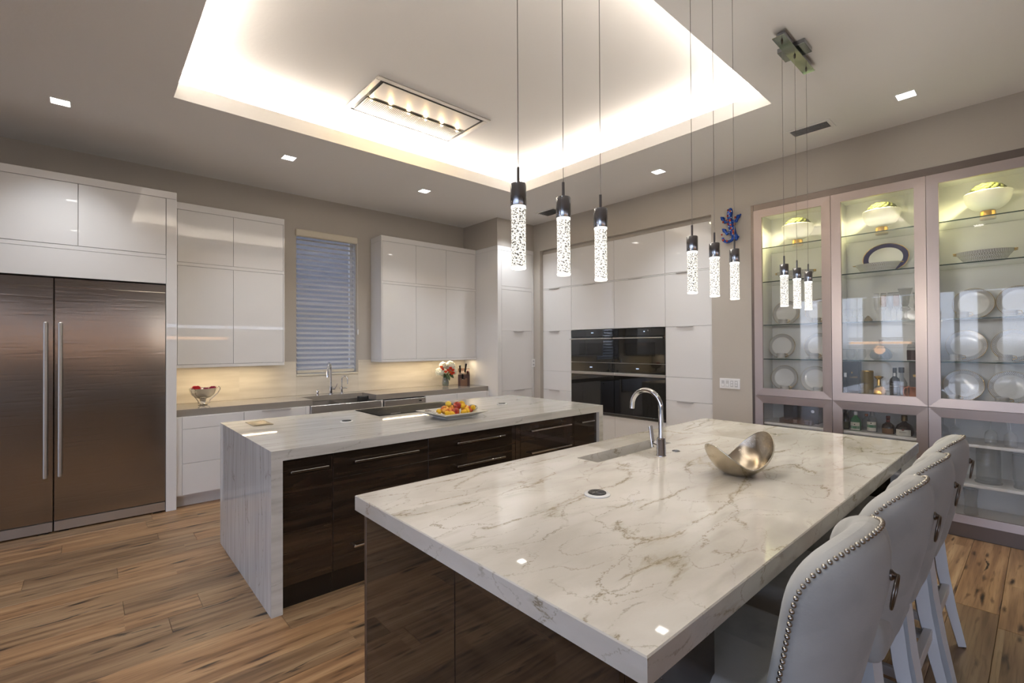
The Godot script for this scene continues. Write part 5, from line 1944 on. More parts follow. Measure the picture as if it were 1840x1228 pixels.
func build_glassware() -> void:
	var y: float = SHELF[2]
	var g: Material = M.clear
	var mid := "on the middle cabinet's third shelf"
	var stem := [["bowl", [0.036, 0.0, 0.040, 0.03, 0.022, 0.055, 0.006, 0.066], g], ["stem", [0.006, 0.066, 0.0035, 0.075, 0.0035, 0.115], g], ["foot", [0.0035, 0.115, 0.030, 0.120, 0.031, 0.122], g]]
	for q in [[-1.222, 5.19, "first upturned stemmed glass from the left"], [-1.178, 5.26, "second upturned stemmed glass from the left"], [-1.104, 5.20, "third upturned stemmed glass from the left"]]:
		glass_thing("stemmed_glass", "%s %s" % [q[2], mid], "glass", stem, Vector3(q[1], y, q[0]), "upturned stemmed glasses")
	glass_thing("amber_glass", "small upturned amber glass %s" % mid, "glass", [["bowl", [0.032, 0.0, 0.034, 0.02, 0.016, 0.045, 0.005, 0.055], pane(Color(0.45, 0.36, 0.18), 0.5)], ["foot", [0.005, 0.055, 0.014, 0.057, 0.0, 0.058], g]], Vector3(5.22, y, -1.052))
	var flute := [["foot", [0.0, 0.0, 0.030, 0.001, 0.004, 0.006], g], ["stem", [0.004, 0.006, 0.0035, 0.09, 0.010, 0.10], g], ["bowl", [0.010, 0.10, 0.019, 0.125, 0.022, 0.17, 0.020, 0.245], g]]
	var gold_flute := flute.duplicate()
	gold_flute.append(["gold_band", [0.0198, 0.128, 0.0225, 0.168, 0.0213, 0.225], pane(Color(0.72, 0.56, 0.30), 0.55)])
	for q in [[-0.985, 0, "first clear champagne flute from the left"], [-0.937, 1, "first gold banded champagne flute from the left"], [-0.889, 0, "second clear champagne flute from the left"], [-0.848, 1, "second gold banded champagne flute from the left"]]:
		glass_thing("champagne_flute", "%s %s" % [q[2], mid], "glass", gold_flute if q[1] else flute, Vector3(5.20, y, q[0]), "champagne flutes")
	glass_thing("pedestal_vase", "tall flared glass vase on a beaded foot %s" % mid, "vase", [["foot", [0.0, 0.0, 0.034, 0.002, 0.03, 0.012, 0.014, 0.03, 0.012, 0.08], M.clear_grey], ["knop", [0.012, 0.08, 0.034, 0.088, 0.036, 0.105, 0.018, 0.125], M.clear_grey], ["bowl", [0.018, 0.125, 0.026, 0.15, 0.034, 0.22, 0.05, 0.272, 0.052, 0.275, 0.049, 0.274], M.clear_grey]], Vector3(5.21, y, -0.790))
	glass_thing("pedestal_vase", "shorter glass vase at the right end of the third shelf, middle display cabinet", "vase", [["foot", [0.0, 0.0, 0.036, 0.002, 0.01, 0.02, 0.01, 0.05], g], ["bowl", [0.01, 0.05, 0.04, 0.09, 0.036, 0.16, 0.044, 0.232, 0.046, 0.235], M.clear_grey]], Vector3(5.24, y, -0.700))
	y = SHELF[3]
	glass_thing("round_decanter", "wide round blue-tinted glass decanter in the middle of the fourth shelf", "decanter", [["body", [0.0, 0.001, 0.05, 0.001, 0.076, 0.02, 0.082, 0.045, 0.066, 0.085, 0.03, 0.115, 0.014, 0.135, 0.013, 0.17, 0.019, 0.178], M.clear_blue], ["punt", [0.0, 0.05, 0.012, 0.02, 0.03, 0.006], g]], Vector3(5.22, y, -0.962))
	for q in [[-1.235, 5.19, "front left"], [-1.165, 5.19, "front right"], [-1.205, 5.30, "back left"], [-1.12, 5.30, "back right"]]:
		glass_thing("stemless_glass", "%s round stemless glass at the left end of the fourth shelf" % q[2], "glass", [["bowl", [0.0, 0.001, 0.018, 0.002, 0.036, 0.03, 0.037, 0.055, 0.030, 0.092], g]], Vector3(q[1], y, q[0]), "round stemless glasses")
	glass_thing("liqueur_bottle", "square clear bottle with a dark red label at the right end of the fourth shelf", "bottle", [["body", [0.0, 0.001, 0.042, 0.001, 0.043, 0.11, 0.036, 0.135, 0.014, 0.155], M.clear_grey], ["label", [0.0434, 0.005, 0.0438, 0.088], mk(Color(0.17, 0.045, 0.07), 0.5)], ["stopper", [0.014, 0.155, 0.017, 0.157, 0.017, 0.178, 0.0, 0.18], M.clear]], Vector3(5.22, y, -0.742))
	# upturned wine glasses and vases in the lower right cabinet
	y = 0.7225
	var wine := [["bowl", [0.034, 0.0, 0.040, 0.045, 0.034, 0.085, 0.012, 0.108, 0.005, 0.112], g], ["stem", [0.005, 0.112, 0.0036, 0.12, 0.0036, 0.19], g], ["foot", [0.0036, 0.19, 0.034, 0.197, 0.035, 0.199], g]]
	for q in [[-0.563, 5.24, "first upturned wine glass from the left"], [-0.486, 5.21, "second upturned wine glass from the left"], [-0.283, 5.22, "third upturned wine glass from the left"], [-0.176, 5.16, "fourth upturned wine glass from the left"]]:
		glass_thing("wine_glass", "%s in the lower right display cabinet" % q[2], "glass", wine, Vector3(q[1], y, q[0]), "upturned wine glasses")
	glass_thing("cylinder_vase", "wide straight glass cylinder vase on the lower right cabinet shelf", "vase", [["wall", [0.0, 0.001, 0.078, 0.001, 0.08, 0.004, 0.08, 0.012, 0.071, 0.02, 0.070, 0.27, 0.072, 0.274, 0.068, 0.274], M.clear_grey], ["base", [0.0, 0.018, 0.06, 0.018, 0.068, 0.03], g]], Vector3(5.21, 0.4155, -0.300))
	glass_thing("footed_vase", "footed glass cylinder vase at the right end of the lower cabinet shelf", "vase", [["wall", [0.0, 0.001, 0.062, 0.001, 0.064, 0.008, 0.055, 0.03, 0.062, 0.055, 0.068, 0.07, 0.066, 0.25, 0.062, 0.25], M.clear_grey]], Vector3(5.19, 0.4155, -0.105))
	glass_thing("tumbler_vase", "slim flared glass vase on the floor of the lower right display cabinet", "vase", [["wall", [0.0, 0.001, 0.042, 0.001, 0.043, 0.01, 0.037, 0.06, 0.036, 0.11, 0.045, 0.20, 0.043, 0.20], M.clear_grey]], Vector3(5.20, 0.15, -0.400))

func flat_text(s: String, size: float, m: Material, parent: Node, at: Vector3, wide := 0.0) -> void:
	var tm := TextMesh.new()
	var f := SystemFont.new()
	f.font_names = PackedStringArray(["Droid Serif"])
	tm.font = f
	tm.text = s
	tm.font_size = 32
	tm.pixel_size = size / 32.0
	tm.depth = 0.0006
	tm.curve_step = 4.0
	var o := MeshInstance3D.new()
	o.name = "lettering"
	o.mesh = tm
	o.set_surface_override_material(0, m)
	parent.add_child(o, true)
	o.position = at
	o.rotation.y = -PI / 2.0

func bottle(called: String, label: String, body: Array, m: Material, cap: Array, cm: Material, lab: Array, lm: Material, at: Vector3) -> Node3D:
	var o := glass_thing(called, label, "bottle", [["glass", body, m], ["cap", cap, cm]], at)
	if lab:
		var mb := MB.new()
		var n := 10
		var s := mb.v.size()
		for k in n + 1:
			var a: float = PI + (k - n / 2.0) / n * lab[3]
			for y in [lab[1], lab[2]]:
				mb.vert(Vector3(cos(a) * lab[0], y, sin(a) * lab[0]), Vector3(cos(a), 0, sin(a)), Vector2(float(k) / n, y))
		for k in n:
			mb.quad(s + k * 2, s + k * 2 + 1, s + k * 2 + 3, s + k * 2 + 2)
		part(mb, "label", lm, o)
	return o

func build_bottles() -> void:
	var dark := mk(Color(0.03, 0.03, 0.028), 0.06)
	var green_dark := mk(Color(0.035, 0.055, 0.035), 0.06)
	var green := pane(Color(0.25, 0.55, 0.36), 0.62)
	var amber := mk(Color(0.13, 0.055, 0.025), 0.05)
	var paper := mk(Color(0.80, 0.79, 0.74), 0.7)
	var mint := mk(Color(0.25, 0.46, 0.34), 0.7)
	var tan := mk(Color(0.45, 0.33, 0.21), 0.7)
	var print_dark := mk(Color(0.16, 0.14, 0.12), 0.7)
	var gold_ink := mk(Color(0.62, 0.50, 0.28), 0.4, 0.6)
	var white_ink := mk(Color(0.75, 0.75, 0.74), 0.6)
	# lower middle cabinet: bottles on the shelf
	var y := 0.7225
	bottle("bottle", "dark green bottle with a yellow-green label at the left end of the lower middle cabinet", [0.0, 0.001, 0.033, 0.001, 0.034, 0.09, 0.024, 0.125, 0.012, 0.145, 0.011, 0.165], green_dark, [0.0125, 0.15, 0.0125, 0.182, 0.0, 0.183], M.black, [0.0344, 0.01, 0.07, 2.2], mk(Color(0.24, 0.25, 0.10), 0.6), Vector3(5.17, y, -1.222))
	var q := [0.0, 0.001, 0.040, 0.001, 0.041, 0.075, 0.036, 0.098, 0.014, 0.125, 0.0125, 0.165]
	var a := bottle("bottle", "green glass bottle with a white and green label in the lower middle cabinet", q, green, [0.0135, 0.13, 0.0135, 0.168, 0.0, 0.169], M.plastic, [0.0415, 0.006, 0.075, 2.0], paper, Vector3(5.16, y, -1.140))
	var b := bottle("bottle", "clear glass bottle with a white and green label in the lower middle cabinet", [0.0, 0.001, 0.037, 0.001, 0.038, 0.095, 0.034, 0.115, 0.014, 0.145, 0.0125, 0.185, 0.015, 0.187, 0.015, 0.193], M.clear_grey, [0.010, 0.14, 0.010, 0.188, 0.0, 0.189], M.plastic, [0.0385, 0.010, 0.090, 2.0], paper, Vector3(5.17, y, -1.022))
	for n in [[a, 0.0417, 0.030], [b, 0.0387, 0.052]]:
		var mb := MB.new()
		for k in 9:
			var t0: float = PI + (k - 4) / 8.0 * 1.9
			for yy in [n[2] - 0.012, n[2] + 0.012]:
				mb.vert(Vector3(cos(t0) * n[1], yy, sin(t0) * n[1]), Vector3(cos(t0), 0, sin(t0)), Vector2.ZERO)
		for k in 8:
			mb.quad(k * 2, k * 2 + 1, k * 2 + 3, k * 2 + 2)
		part(mb, "label_band", mint, n[0])
		mb = MB.new()
		mb.ball(Vector3(-n[1] + 0.0, n[2] + 0.026, 0), Vector3(0.001, 0.005, 0.0055), 8, 6)
		part(mb, "label_emblem", print_dark, n[0])
	bottle("bottle", "small glass bottle standing behind the two green-labelled bottles", [0.0, 0.001, 0.03, 0.001, 0.03, 0.09, 0.012, 0.11, 0.011, 0.13], M.clear_grey, [0.012, 0.12, 0.012, 0.14, 0.0, 0.14], M.copper, [], null, Vector3(5.28, y, -1.085))
	bottle("bottle", "clear tall bottle behind the green bottle in the lower middle cabinet", [0.0, 0.001, 0.036, 0.001, 0.036, 0.13, 0.012, 0.165, 0.011, 0.2], M.clear_grey, [0.013, 0.19, 0.013, 0.215, 0.0, 0.215], M.clear, [], null, Vector3(5.31, y, -1.20))
	var c := bottle("bottle", "amber spirit bottle with a red wax cap and tan label in the lower middle cabinet", [0.0, 0.001, 0.044, 0.001, 0.045, 0.055, 0.040, 0.075, 0.020, 0.094, 0.0135, 0.10, 0.0125, 0.135], amber, [0.0155, 0.128, 0.0155, 0.152, 0.0, 0.153], mk(Color(0.33, 0.08, 0.05), 0.4), [0.0455, 0.004, 0.048, 2.1], tan, Vector3(5.165, y, -0.908))
	var cm := MB.new()
	cm.lathe(v2([0.0142, 0.096, 0.0142, 0.12]), 16)
	part(cm, "neck_band", mk(Color(0.42, 0.13, 0.07), 0.5), c)
	var d := bottle("bottle", "large round amber bottle with a gold cap and cream label in the lower middle cabinet", [0.0, 0.001, 0.058, 0.001, 0.064, 0.03, 0.062, 0.055, 0.048, 0.085, 0.022, 0.105, 0.016, 0.112, 0.016, 0.125], amber, [0.021, 0.12, 0.021, 0.165, 0.019, 0.168, 0.0, 0.168], mk(Color(0.42, 0.33, 0.17), 0.35, 0.8), [0.0648, 0.002, 0.052, 1.7], paper, Vector3(5.175, y, -0.800))
	var em := MB.new()
	em.ball(Vector3(-0.0645, 0.052, 0.0), Vector3(0.0015, 0.009, 0.010), 10, 6)
	part(em, "label_seal", mk(Color(0.36, 0.13, 0.07), 0.5), d)
	flat_text("RESERVE", 0.011, print_dark, d, Vector3(-0.0654, 0.030, 0.0))
	# bar shelf of the middle cabinet
	y = 1.03
	var bl := thing("spirits_box", "black gift box with gold lettering at the left end of the bar shelf", "box", Vector3(5.29, y, -1.195))
	boxpart("box", mk(Color(0.02, 0.021, 0.026), 0.35), bl, -0.05, 0.05, 0.0, 0.305, -0.066, 0.066, 0.002)
	flat_text("Label", 0.022, gold_ink, bl, Vector3(-0.0505, 0.165, 0.025))
	var e0 := MB.new()
	e0.ball(Vector3(-0.0504, 0.205, 0.012), Vector3(0.0008, 0.009, 0.006), 8, 6)
	part(e0, "gold_emblem", gold_ink, bl)
	var br := thing("spirits_box", "black gift box with a gold band at the right end of the bar shelf", "box", Vector3(5.30, y, -0.715))
	boxpart("box", mk(Color(0.02, 0.021, 0.026), 0.35), br, -0.05, 0.05, 0.0, 0.31, -0.06, 0.06, 0.002)
	boxpart("gold_band", gold_ink, br, -0.0506, -0.05, 0.185, 0.205, -0.035, 0.05)
	bottle("bottle", "slim dark bottle with a pale capsule before the left black box", [0.0, 0.001, 0.022, 0.001, 0.023, 0.10, 0.010, 0.14, 0.009, 0.18], dark, [0.0105, 0.165, 0.0105, 0.205, 0.0, 0.206], M.plastic, [], null, Vector3(5.19, y, -1.222))
	var tn := glass_thing("spirits_tin", "tan cylindrical spirits tin with lettering on the bar shelf", "tin", [["tin", [0.0, 0.0, 0.047, 0.0, 0.047, 0.225, 0.045, 0.228, 0.0, 0.228], mk(Color(0.40, 0.34, 0.17), 0.45)], ["lid_ring", [0.0474, 0.222, 0.0474, 0.2285, 0.044, 0.2288], M.gold]], Vector3(5.24, y, -1.068))
	flat_text("Malt", 0.018, print_dark, tn, Vector3(-0.0478, 0.115, 0.0))
	var gd := glass_thing("cut_decanter", "round clear decanter with gold collar and gold medallion, centre of the bar shelf", "decanter", [["body", [0.0, 0.001, 0.03, 0.001, 0.05, 0.03, 0.05, 0.055, 0.03, 0.09, 0.014, 0.105, 0.013, 0.15], M.clear_grey], ["collar", [0.0145, 0.10, 0.0145, 0.155, 0.0135, 0.16], M.gold], ["stopper", [0.0, 0.16, 0.02, 0.16, 0.035, 0.178, 0.033, 0.184, 0.012, 0.188, 0.0, 0.19], M.gold]], Vector3(5.18, y, -0.972))
	em = MB.new()
	em.t = Transform3D(Basis(Vector3.BACK, PI / 2.0), Vector3(-0.049, 0.036, 0))
	em.lathe(v2([0, 0, 0.028, 0, 0.028, 0.004, 0.022, 0.006, 0, 0.0065]), 24)
	part(em, "medallion", M.gold, gd)
	var po := bottle("bottle", "dark fortified wine bottle with white printed lettering on the bar shelf", [0.0, 0.001, 0.036, 0.001, 0.037, 0.145, 0.033, 0.165, 0.016, 0.185, 0.0135, 0.195, 0.0125, 0.235], dark, [0.0145, 0.20, 0.0145, 0.262, 0.0, 0.263], M.black, [0.0146, 0.188, 0.218, 1.2], white_ink, Vector3(5.175, y, -0.861))
	flat_text("Finest", 0.012, white_ink, po, Vector3(-0.0376, 0.125, 0.0))
	flat_text("RESERVE", 0.0125, white_ink, po, Vector3(-0.0376, 0.105, 0.0))
	bottle("bottle", "pale bottle with a dark square stopper behind the fortified wine bottle", [0.0, 0.001, 0.04, 0.001, 0.04, 0.13, 0.015, 0.18, 0.013, 0.22], M.clear_grey, [0.020, 0.215, 0.021, 0.262, 0.0, 0.263], M.charcoal, [], null, Vector3(5.30, y, -0.835))
	for k in 2:
		var mg := thing("copper_mug", ["front copper mug with a curved handle on the bar shelf, right end", "back copper mug with a curved handle on the bar shelf, right end"][k], "mug", Vector3(5.17 + k * 0.10, y, -0.735 - k * 0.05))
		var mb := MB.new()
		mb.lathe(v2([0.0, 0.0, 0.034, 0.0, 0.037, 0.004, 0.040, 0.10, 0.042, 0.102, 0.038, 0.102, 0.035, 0.006, 0.0, 0.005]), 26)
		part(mb, "cup", M.copper, mg)
		mb = MB.new()
		var path := []
		for i in 12:
			var t0 := -0.35 + (PI + 0.7) * i / 11.0
			path.append(Vector3(-0.010, 0.06 + cos(t0) * 0.04, -0.038 - sin(t0) * 0.03))
		mb.tube(path, 0.0045, 8)
		part(mb, "handle", M.copper, mg)
	for q2 in [[-1.02, 5.20], [-0.915, 5.24], [-0.90, 5.17]]:
		glass_thing("shot_glass", "small clear tumbler beside the cut decanter, %s" % ("left of it" if q2[0] < -1.0 else ("right of it at the back" if q2[1] > 5.2 else "right of it in front")), "glass", [["wall", [0.0, 0.001, 0.026, 0.001, 0.03, 0.06, 0.028, 0.06], M.clear]], Vector3(q2[1], y, q2[0]))
	# lower left cabinet
	var hb := thing("tobacco_box", "dark lacquered box with a round dial standing in the lower left display cabinet", "box", Vector3(5.34, 0.7225, -1.615))
	boxpart("box", mk(Color(0.018, 0.018, 0.019), 0.12), hb, -0.07, 0.07, 0.0, 0.17, -0.155, 0.155, 0.003)
	var mb2 := MB.new()
	mb2.t = Transform3D(Basis(Vector3.BACK, PI / 2.0), Vector3(-0.07, 0.118, 0.105))
	mb2.lathe(v2([0, 0.002, 0.0095, 0.002, 0.0095, 0.0045, 0.015, 0.0045, 0.015, 0.0, 0.0, 0.0]), 20)
	part(mb2, "dial", M.silver, hb)
	var ty := thing("glass_tray", "smoked glass compartment tray with small accessories in the lower left display cabinet", "tray", Vector3(5.17, 0.7225, -1.62))
	boxpart("base", pane(Color(0.35, 0.27, 0.22), 0.5), ty, -0.05, 0.05, 0.001, 0.005, -0.14, 0.14)
	for e in [[-0.05, -0.047, -0.14, 0.14], [0.047, 0.05, -0.14, 0.14], [-0.047, 0.047, -0.14, -0.137], [-0.047, 0.047, 0.137, 0.14], [-0.047, 0.047, -0.047, -0.044], [-0.047, 0.047, 0.044, 0.047]]:
		boxpart("wall", pane(Color(0.42, 0.30, 0.23), 0.4), ty, e[0], e[1], 0.005, 0.048, e[2], e[3])
	var l1 := thing("lighter", "dark round cutter lying in the left bay of the smoked tray", "cutter", Vector3(5.16, 0.7275, -1.71))
	boxpart("body", M.black, l1, -0.02, 0.02, 0.0, 0.03, -0.025, 0.025, 0.006)
	boxpart("blade", M.chrome_soft, l1, -0.008, 0.008, 0.03, 0.033, -0.012, 0.012, 0.001)
	var l2 := thing("lighter", "white pocket lighter lying tilted in the middle bay of the smoked tray", "lighter", Vector3(5.16, 0.7275, -1.62))
	boxpart("body", M.porcelain, l2, -0.012, 0.012, 0.0, 0.034, -0.028, 0.01, 0.004)
	boxpart("lid", M.silver, l2, -0.012, 0.012, 0.0, 0.034, 0.011, 0.028, 0.003)
	var l3 := thing("lighter", "dark lighter with a silver lid in the right bay of the smoked tray", "lighter", Vector3(5.16, 0.7275, -1.53))
	boxpart("body", M.charcoal, l3, -0.014, 0.014, 0.0, 0.026, -0.022, 0.022, 0.004)
	boxpart("lid", M.silver, l3, -0.014, 0.014, 0.0265, 0.042, -0.022, 0.022, 0.004)

func build_counter_things() -> void:
	# silver three-handled bowl with peonies
	var at := Vector3(0.868, 0.914, -5.70)
	var b := thing("silver_bowl", "silver footed bowl with looping wire handles at the left end of the grey counter", "bowl", at)
	var mb := MB.new()
	mb.lathe(v2([0, 0.0, 0.042, 0.0, 0.043, 0.004, 0.034, 0.010, 0.026, 0.02, 0.026, 0.052, 0.034, 0.064, 0.070, 0.078, 0.100, 0.104, 0.115, 0.138, 0.120, 0.166, 0.122, 0.168, 0.117, 0.168, 0.110, 0.138, 0.094, 0.108, 0.066, 0.084, 0.0, 0.074]), 36)
	part(mb, "bowl", M.silver, b)
	for k in 3:
		var a := 0.35 + k * TAU / 3.0
		var d := Vector3(cos(a), 0, sin(a))
		mb = MB.new()
		mb.tube([d * 0.03 + Vector3(0, 0.012, 0), d * 0.055 + Vector3(0, 0.02, 0), d * 0.062 + Vector3(0, 0.045, 0), d * 0.085 + Vector3(0, 0.07, 0), d * 0.130 + Vector3(0, 0.115, 0), d * 0.152 + Vector3(0, 0.155, 0), d * 0.150 + Vector3(0, 0.178, 0), d * 0.135 + Vector3(0, 0.180, 0), d * 0.12 + Vector3(0, 0.168, 0)], 0.004, 8)
		part(mb, "loop_handle", M.silver, b)
	var pink := mk(Color(0.72, 0.18, 0.24), 0.7)
	var deep := mk(Color(0.58, 0.10, 0.28), 0.7)
	for q in [[-0.062, 0.020, 0.160, 0.044, pink, "round pink peony at the left of the silver bowl"], [0.02, 0.05, 0.150, 0.030, deep, "deep pink peony in the middle of the silver bowl"], [0.080, 0.035, 0.160, 0.032, deep, "deep pink peony at the right rim of the silver bowl"]]:
		flower("peony", q[5], at + Vector3(q[0], q[2], q[1]), q[3], q[4], 14, "peonies in the silver bowl")
	# vase with roses and hydrangeas
	at = Vector3(3.835, 0.914, -5.745)
	var v := thing("glass_vase", "clear glass vase of water holding the bouquet on the grey counter", "vase", at)
	mb = MB.new()
	mb.lathe(v2([0, 0.001, 0.036, 0.001, 0.045, 0.012, 0.050, 0.055, 0.042, 0.11, 0.036, 0.145, 0.046, 0.172, 0.043, 0.172, 0.033, 0.145, 0.039, 0.11, 0.046, 0.055, 0.041, 0.014, 0, 0.010]), 28)
	part(mb, "glass", M.clear_grey, v)
	mb = MB.new()
	mb.lathe(v2([0, 0.011, 0.040, 0.015, 0.0455, 0.055, 0.040, 0.10, 0, 0.10]), 24)
	part(mb, "water", pane(Color(0.82, 0.88, 0.72), 0.25), v)
	var stem := mk(Color(0.30, 0.42, 0.14), 0.6)
	var coral := mk(Color(0.86, 0.26, 0.14), 0.65)
	var peach := mk(Color(0.90, 0.44, 0.22), 0.65)
	var white := mk(Color(0.90, 0.90, 0.84), 0.8)
	rng.seed = 44
	for q in [[-0.115, 0.215, 0.02, 0.062, "white hydrangea head at the left of the bouquet, low over the vase"], [-0.035, 0.300, -0.01, 0.058, "white hydrangea head at the top left of the bouquet"], [0.085, 0.292, 0.0, 0.074, "large white hydrangea head at the top right of the bouquet"], [0.135, 0.215, -0.01, 0.062, "white hydrangea head at the right of the bouquet, beside the knife block"]]:
		var o := thing("hydrangea", q[4], "flower", at + Vector3(q[0], q[1], q[2]), 0.0, "white hydrangeas in the bouquet")
		mb = MB.new()
		for i in 130:
			var a := i * 2.39996 + rng.randf() * 0.5
			var h := 1.0 - 1.75 * i / 129.0
			var rr := sqrt(maxf(0.0, 1.0 - h * h))
			mb.ball(Vector3(rr * cos(a), h, rr * sin(a)) * q[3] * rng.randf_range(0.82, 0.95), Vector3(1, 0.6, 1) * q[3] * rng.randf_range(0.13, 0.2), 6, 4)
		mb.ball(Vector3.ZERO, Vector3.ONE * q[3] * 0.85, 10, 8)
		part(mb, "florets", white, o).set_meta("kind", "stuff")
		mb = MB.new()
		mb.tube([Vector3(0, -q[3] * 0.6, 0), Vector3(-q[0] * 0.8, 0.14 - q[1], -q[2] * 0.8), Vector3(-q[0] * 0.9, 0.03 - q[1], -q[2])], 0.0035, 6)
		part(mb, "stem", stem, o)
	for q in [[-0.085, 0.250, 0.055, coral], [-0.045, 0.215, 0.07, coral], [0.0, 0.235, 0.075, coral], [0.045, 0.262, 0.065, coral], [0.030, 0.205, 0.08, peach], [0.080, 0.235, 0.07, coral], [0.092, 0.192, 0.06, coral], [0.060, 0.182, 0.075, coral], [-0.095, 0.285, 0.04, peach]]:
		var r := flower("rose", "coral orange rose in the bouquet beside the knife block", at + Vector3(q[0], q[1], q[2]), 0.026, q[3], 9, "coral roses in the bouquet")
		mb = MB.new()
		mb.tube([Vector3(0, -0.015, 0), Vector3(-q[0] * 0.8, 0.14 - q[1], -q[2] * 0.8), Vector3(-q[0] * 0.7, 0.02 - q[1], -q[2])], 0.0025, 6)
		part(mb, "stem", stem, r)
	var leafm := mk(Color(0.12, 0.22, 0.07), 0.5)
	for q in [[-0.07, 0.19, 0.05, -0.9, "left hanging leaf of the bouquet"], [0.0, 0.17, 0.065, 0.1, "broad front leaf of the bouquet over the vase rim"], [0.075, 0.185, 0.05, 0.75, "right hanging leaf of the bouquet"], [-0.03, 0.195, 0.07, -0.4, "small front leaf of the bouquet under the roses"]]:
		var o := thing("leaf_sprig", q[4], "leaf", at + Vector3(q[0] * 0.5, q[1], q[2] * 0.75))
		var ang: float = q[3]
		mb = MB.new()
		mb.surf(6, 10, func(u: float, w: float) -> Vector3:
			var wd := 0.024 * sin(PI * pow(w, 0.75)) * (u * 2.0 - 1.0)
			var down := Vector3(sin(ang) * 0.7, -cos(ang) * 0.9, 0.25).normalized()
			var sd := Vector3(cos(ang), sin(ang), 0.0)
			return down * w * 0.085 + sd * wd + Vector3(0, 0, 0.02 * sin(w * 2.2) + absf(u - 0.5) * 0.012))
		part(mb, "leaf", leafm, o)
		mb = MB.new()
		mb.tube([Vector3.ZERO, Vector3(-q[0] * 0.3, 0.15 - q[1], -q[2] * 0.5), Vector3(-q[0] * 0.3, 0.04 - q[1], -q[2] * 0.6)], 0.002, 5)
		part(mb, "stem", stem, o)
	# knife block
	at = Vector3(4.128, 0.914, -5.70)
	var wood := with_tex(mk(Color(0.62, 0.60, 0.60), 0.4), M.oak1.albedo_texture, Vector3(2.0, 5.0, 1))
	wood.albedo_color = Color(0.42, 0.31, 0.26)
	var k := thing("knife_block", "brown wooden knife block against the backsplash at the right end of the counter", "knife block", at, -0.62)
	mb = MB.new()
	mb.extrude(PackedVector2Array(v2([0.075, 0.0, 0.075, 0.165, -0.035, 0.250, -0.075, 0.250, -0.075, 0.0])), -0.085, 0.085, Transform3D(Basis(Vector3.UP, -PI / 2.0), Vector3.ZERO))
	part(mb, "block", wood, k)
	boxpart("front_board", mk(Color(0.44, 0.31, 0.21), 0.5), k, -0.052, 0.048, 0.002, 0.115, 0.0752, 0.081, 0.001)
	boxpart("front_slot", M.black, k, -0.02, 0.018, 0.1, 0.112, 0.0812, 0.0816)
	var kn := [[-0.055, 0.215, 0.02, 0.115, -0.02, "left black-handled knife standing in the knife block"], [0.015, 0.215, 0.02, 0.135, 0.14, "right black-handled knife standing in the knife block, leaning right"], [-0.02, 0.165, 0.075, 0.085, 0.0, "short black-handled knife in the lower slot of the knife block"], [0.055, 0.205, 0.035, 0.03, 0.0, "red-brown wooden knife handle low in the right slot of the block"]]
	for q in kn:
		var o := thing("kitchen_knife", q[5], "knife", at + Basis(Vector3.UP, -0.62) * Vector3(q[0], q[1] - (0.06 if q[2] > 0.07 else 0.02), q[2]))
		o.rotation = Vector3(0.30, -0.62, -q[4])
		mb = MB.new()
		mb.tube([Vector3(0, 0.0, 0), Vector3(0, q[3] * 0.3, 0), Vector3(0, q[3] * 0.7, 0.003), Vector3(0, q[3], 0.010)], [0.012, 0.0135, 0.0125, 0.015], 10)
		part(mb, "handle", mk(Color(0.42, 0.13, 0.10), 0.4) if q[3] < 0.05 else M.black, o)
		mb = MB.new()
		mb.cyl(Vector3(0, -0.012, 0), 0.013, 0.012, 12, 0.002)
		part(mb, "bolster", M.chrome, o)

func flower(called: String, label: String, at: Vector3, r: float, m: Material, petals: int, group := "") -> Node3D:
	var o := thing(called, label, "flower", at, 0.0, group)
	var mb := MB.new()
	mb.ball(Vector3.ZERO, Vector3(r * 0.5, r * 0.6, r * 0.5), 8, 6)
	for i in petals:
		var a := i * 2.39996
		var ringf := float(i) / petals
		var tilt := 0.35 + ringf * 0.75
		var bs := Basis(Vector3.UP, a)
		mb.surf(5, 5, func(u: float, w: float) -> Vector3:
			var wd := (u - 0.5) * 1.5 * r * sin(PI * (0.18 + 0.62 * w))
			var y := w * r * 1.25
			var out := r * (0.22 + 0.42 * ringf) + y * sin(tilt) * 0.55 - wd * wd / r * 0.7
			return bs * Vector3(out, y * cos(tilt) - r * 0.35, wd))
	part(mb, "petals", m, o).set_meta("kind", "stuff")
	return o

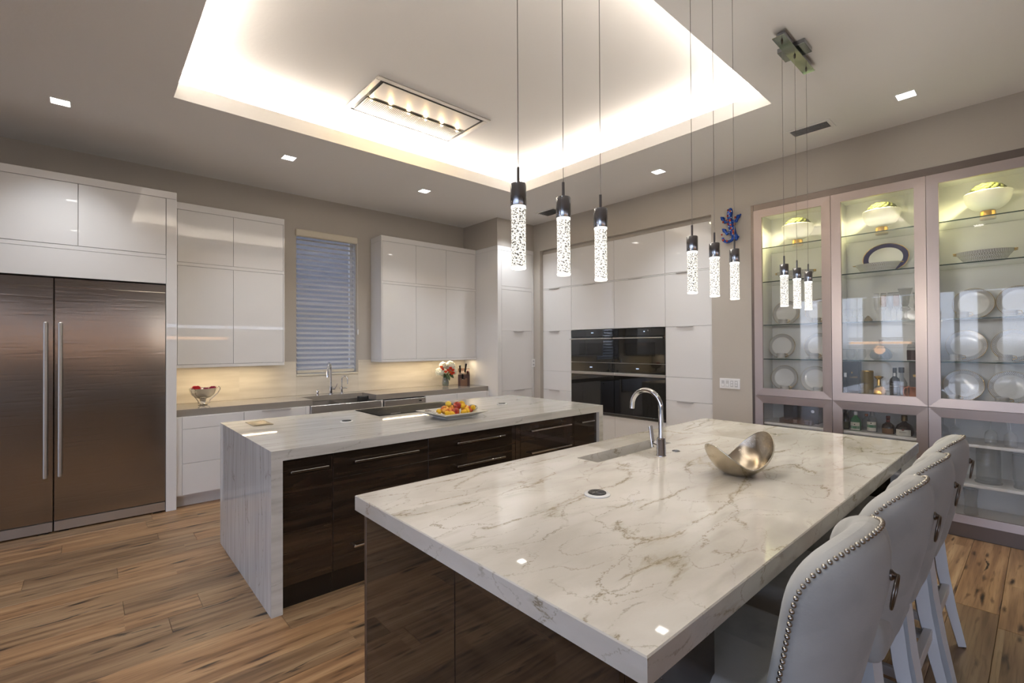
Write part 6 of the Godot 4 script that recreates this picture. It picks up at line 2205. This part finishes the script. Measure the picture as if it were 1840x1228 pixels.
# low warm lamp of the dining end, outside the picture: its long glass shade shows in the cabinet doors
func build_living() -> void:
	var c := thing("linear_chandelier", "long glass rod chandelier with a warm core over the dining end, outside the picture", "chandelier", Vector3(-2.9, 1.52, -2.42), 0.0)
	var warm := Color(1.0, 0.74, 0.50)
	var mb := MB.new()
	mb.t = Transform3D(Basis(Vector3.RIGHT, PI / 2.0), Vector3(0, 0, -0.55))
	mb.cyl(Vector3.ZERO, 0.022, 1.1, 14)
	part(mb, "lamp_core", glow(warm, 9.0), c)
	var shade := MB.new()
	for i in 40:
		var z := -0.56 + i * 0.0287
		for k in 10:
			var a := TAU * k / 10.0
			shade.tube([Vector3(cos(a) * 0.11, sin(a) * 0.11, z), Vector3(cos(a) * 0.11, sin(a) * 0.11, z + 0.022)], 0.012, 5)
	part(shade, "glass_shade", M.clear_grey, c).set_meta("kind", "stuff")
	for z in [-0.4, 0.4]:
		boxpart("hanging_rod", M.chrome, c, -0.004, 0.004, 0.1, CEIL - 1.52, z - 0.004, z + 0.004)
	var om := OmniLight3D.new()
	om.name = "chandelier_glow"
	om.light_color = warm
	om.light_energy = 0.06
	om.light_size = 0.1
	om.omni_range = 10.0
	om.omni_attenuation = 2.0
	om.shadow_enabled = true
	om.position = Vector3(0, -0.15, 0)
	c.add_child(om, true)
	var wl := thing("wall_light", "long slim warm wall lamp on the rear wall, outside the picture", "wall light", Vector3(0.2, 1.76, REAR - 0.03))
	boxpart("housing", M.gunmetal, wl, -3.0, 3.0, -0.05, 0.05, 0.0, 0.028, 0.004)
	for i in 14:
		boxpart("diffuser", glow(warm, 2.5) if i == 0 else wl.get_node("diffuser").get_surface_override_material(0), wl, -2.98 + i * 0.426, -2.98 + i * 0.426 + 0.40, -0.04, 0.04, -0.006, 0.0)
	var al := AreaLight3D.new()
	al.name = "wall_lamp_glow"
	al.area_size = Vector2(5.9, 0.08)
	al.light_energy = 0.6
	al.light_color = warm
	al.position = Vector3(0, 0, -0.02)
	al.shadow_enabled = true
	wl.add_child(al, true)
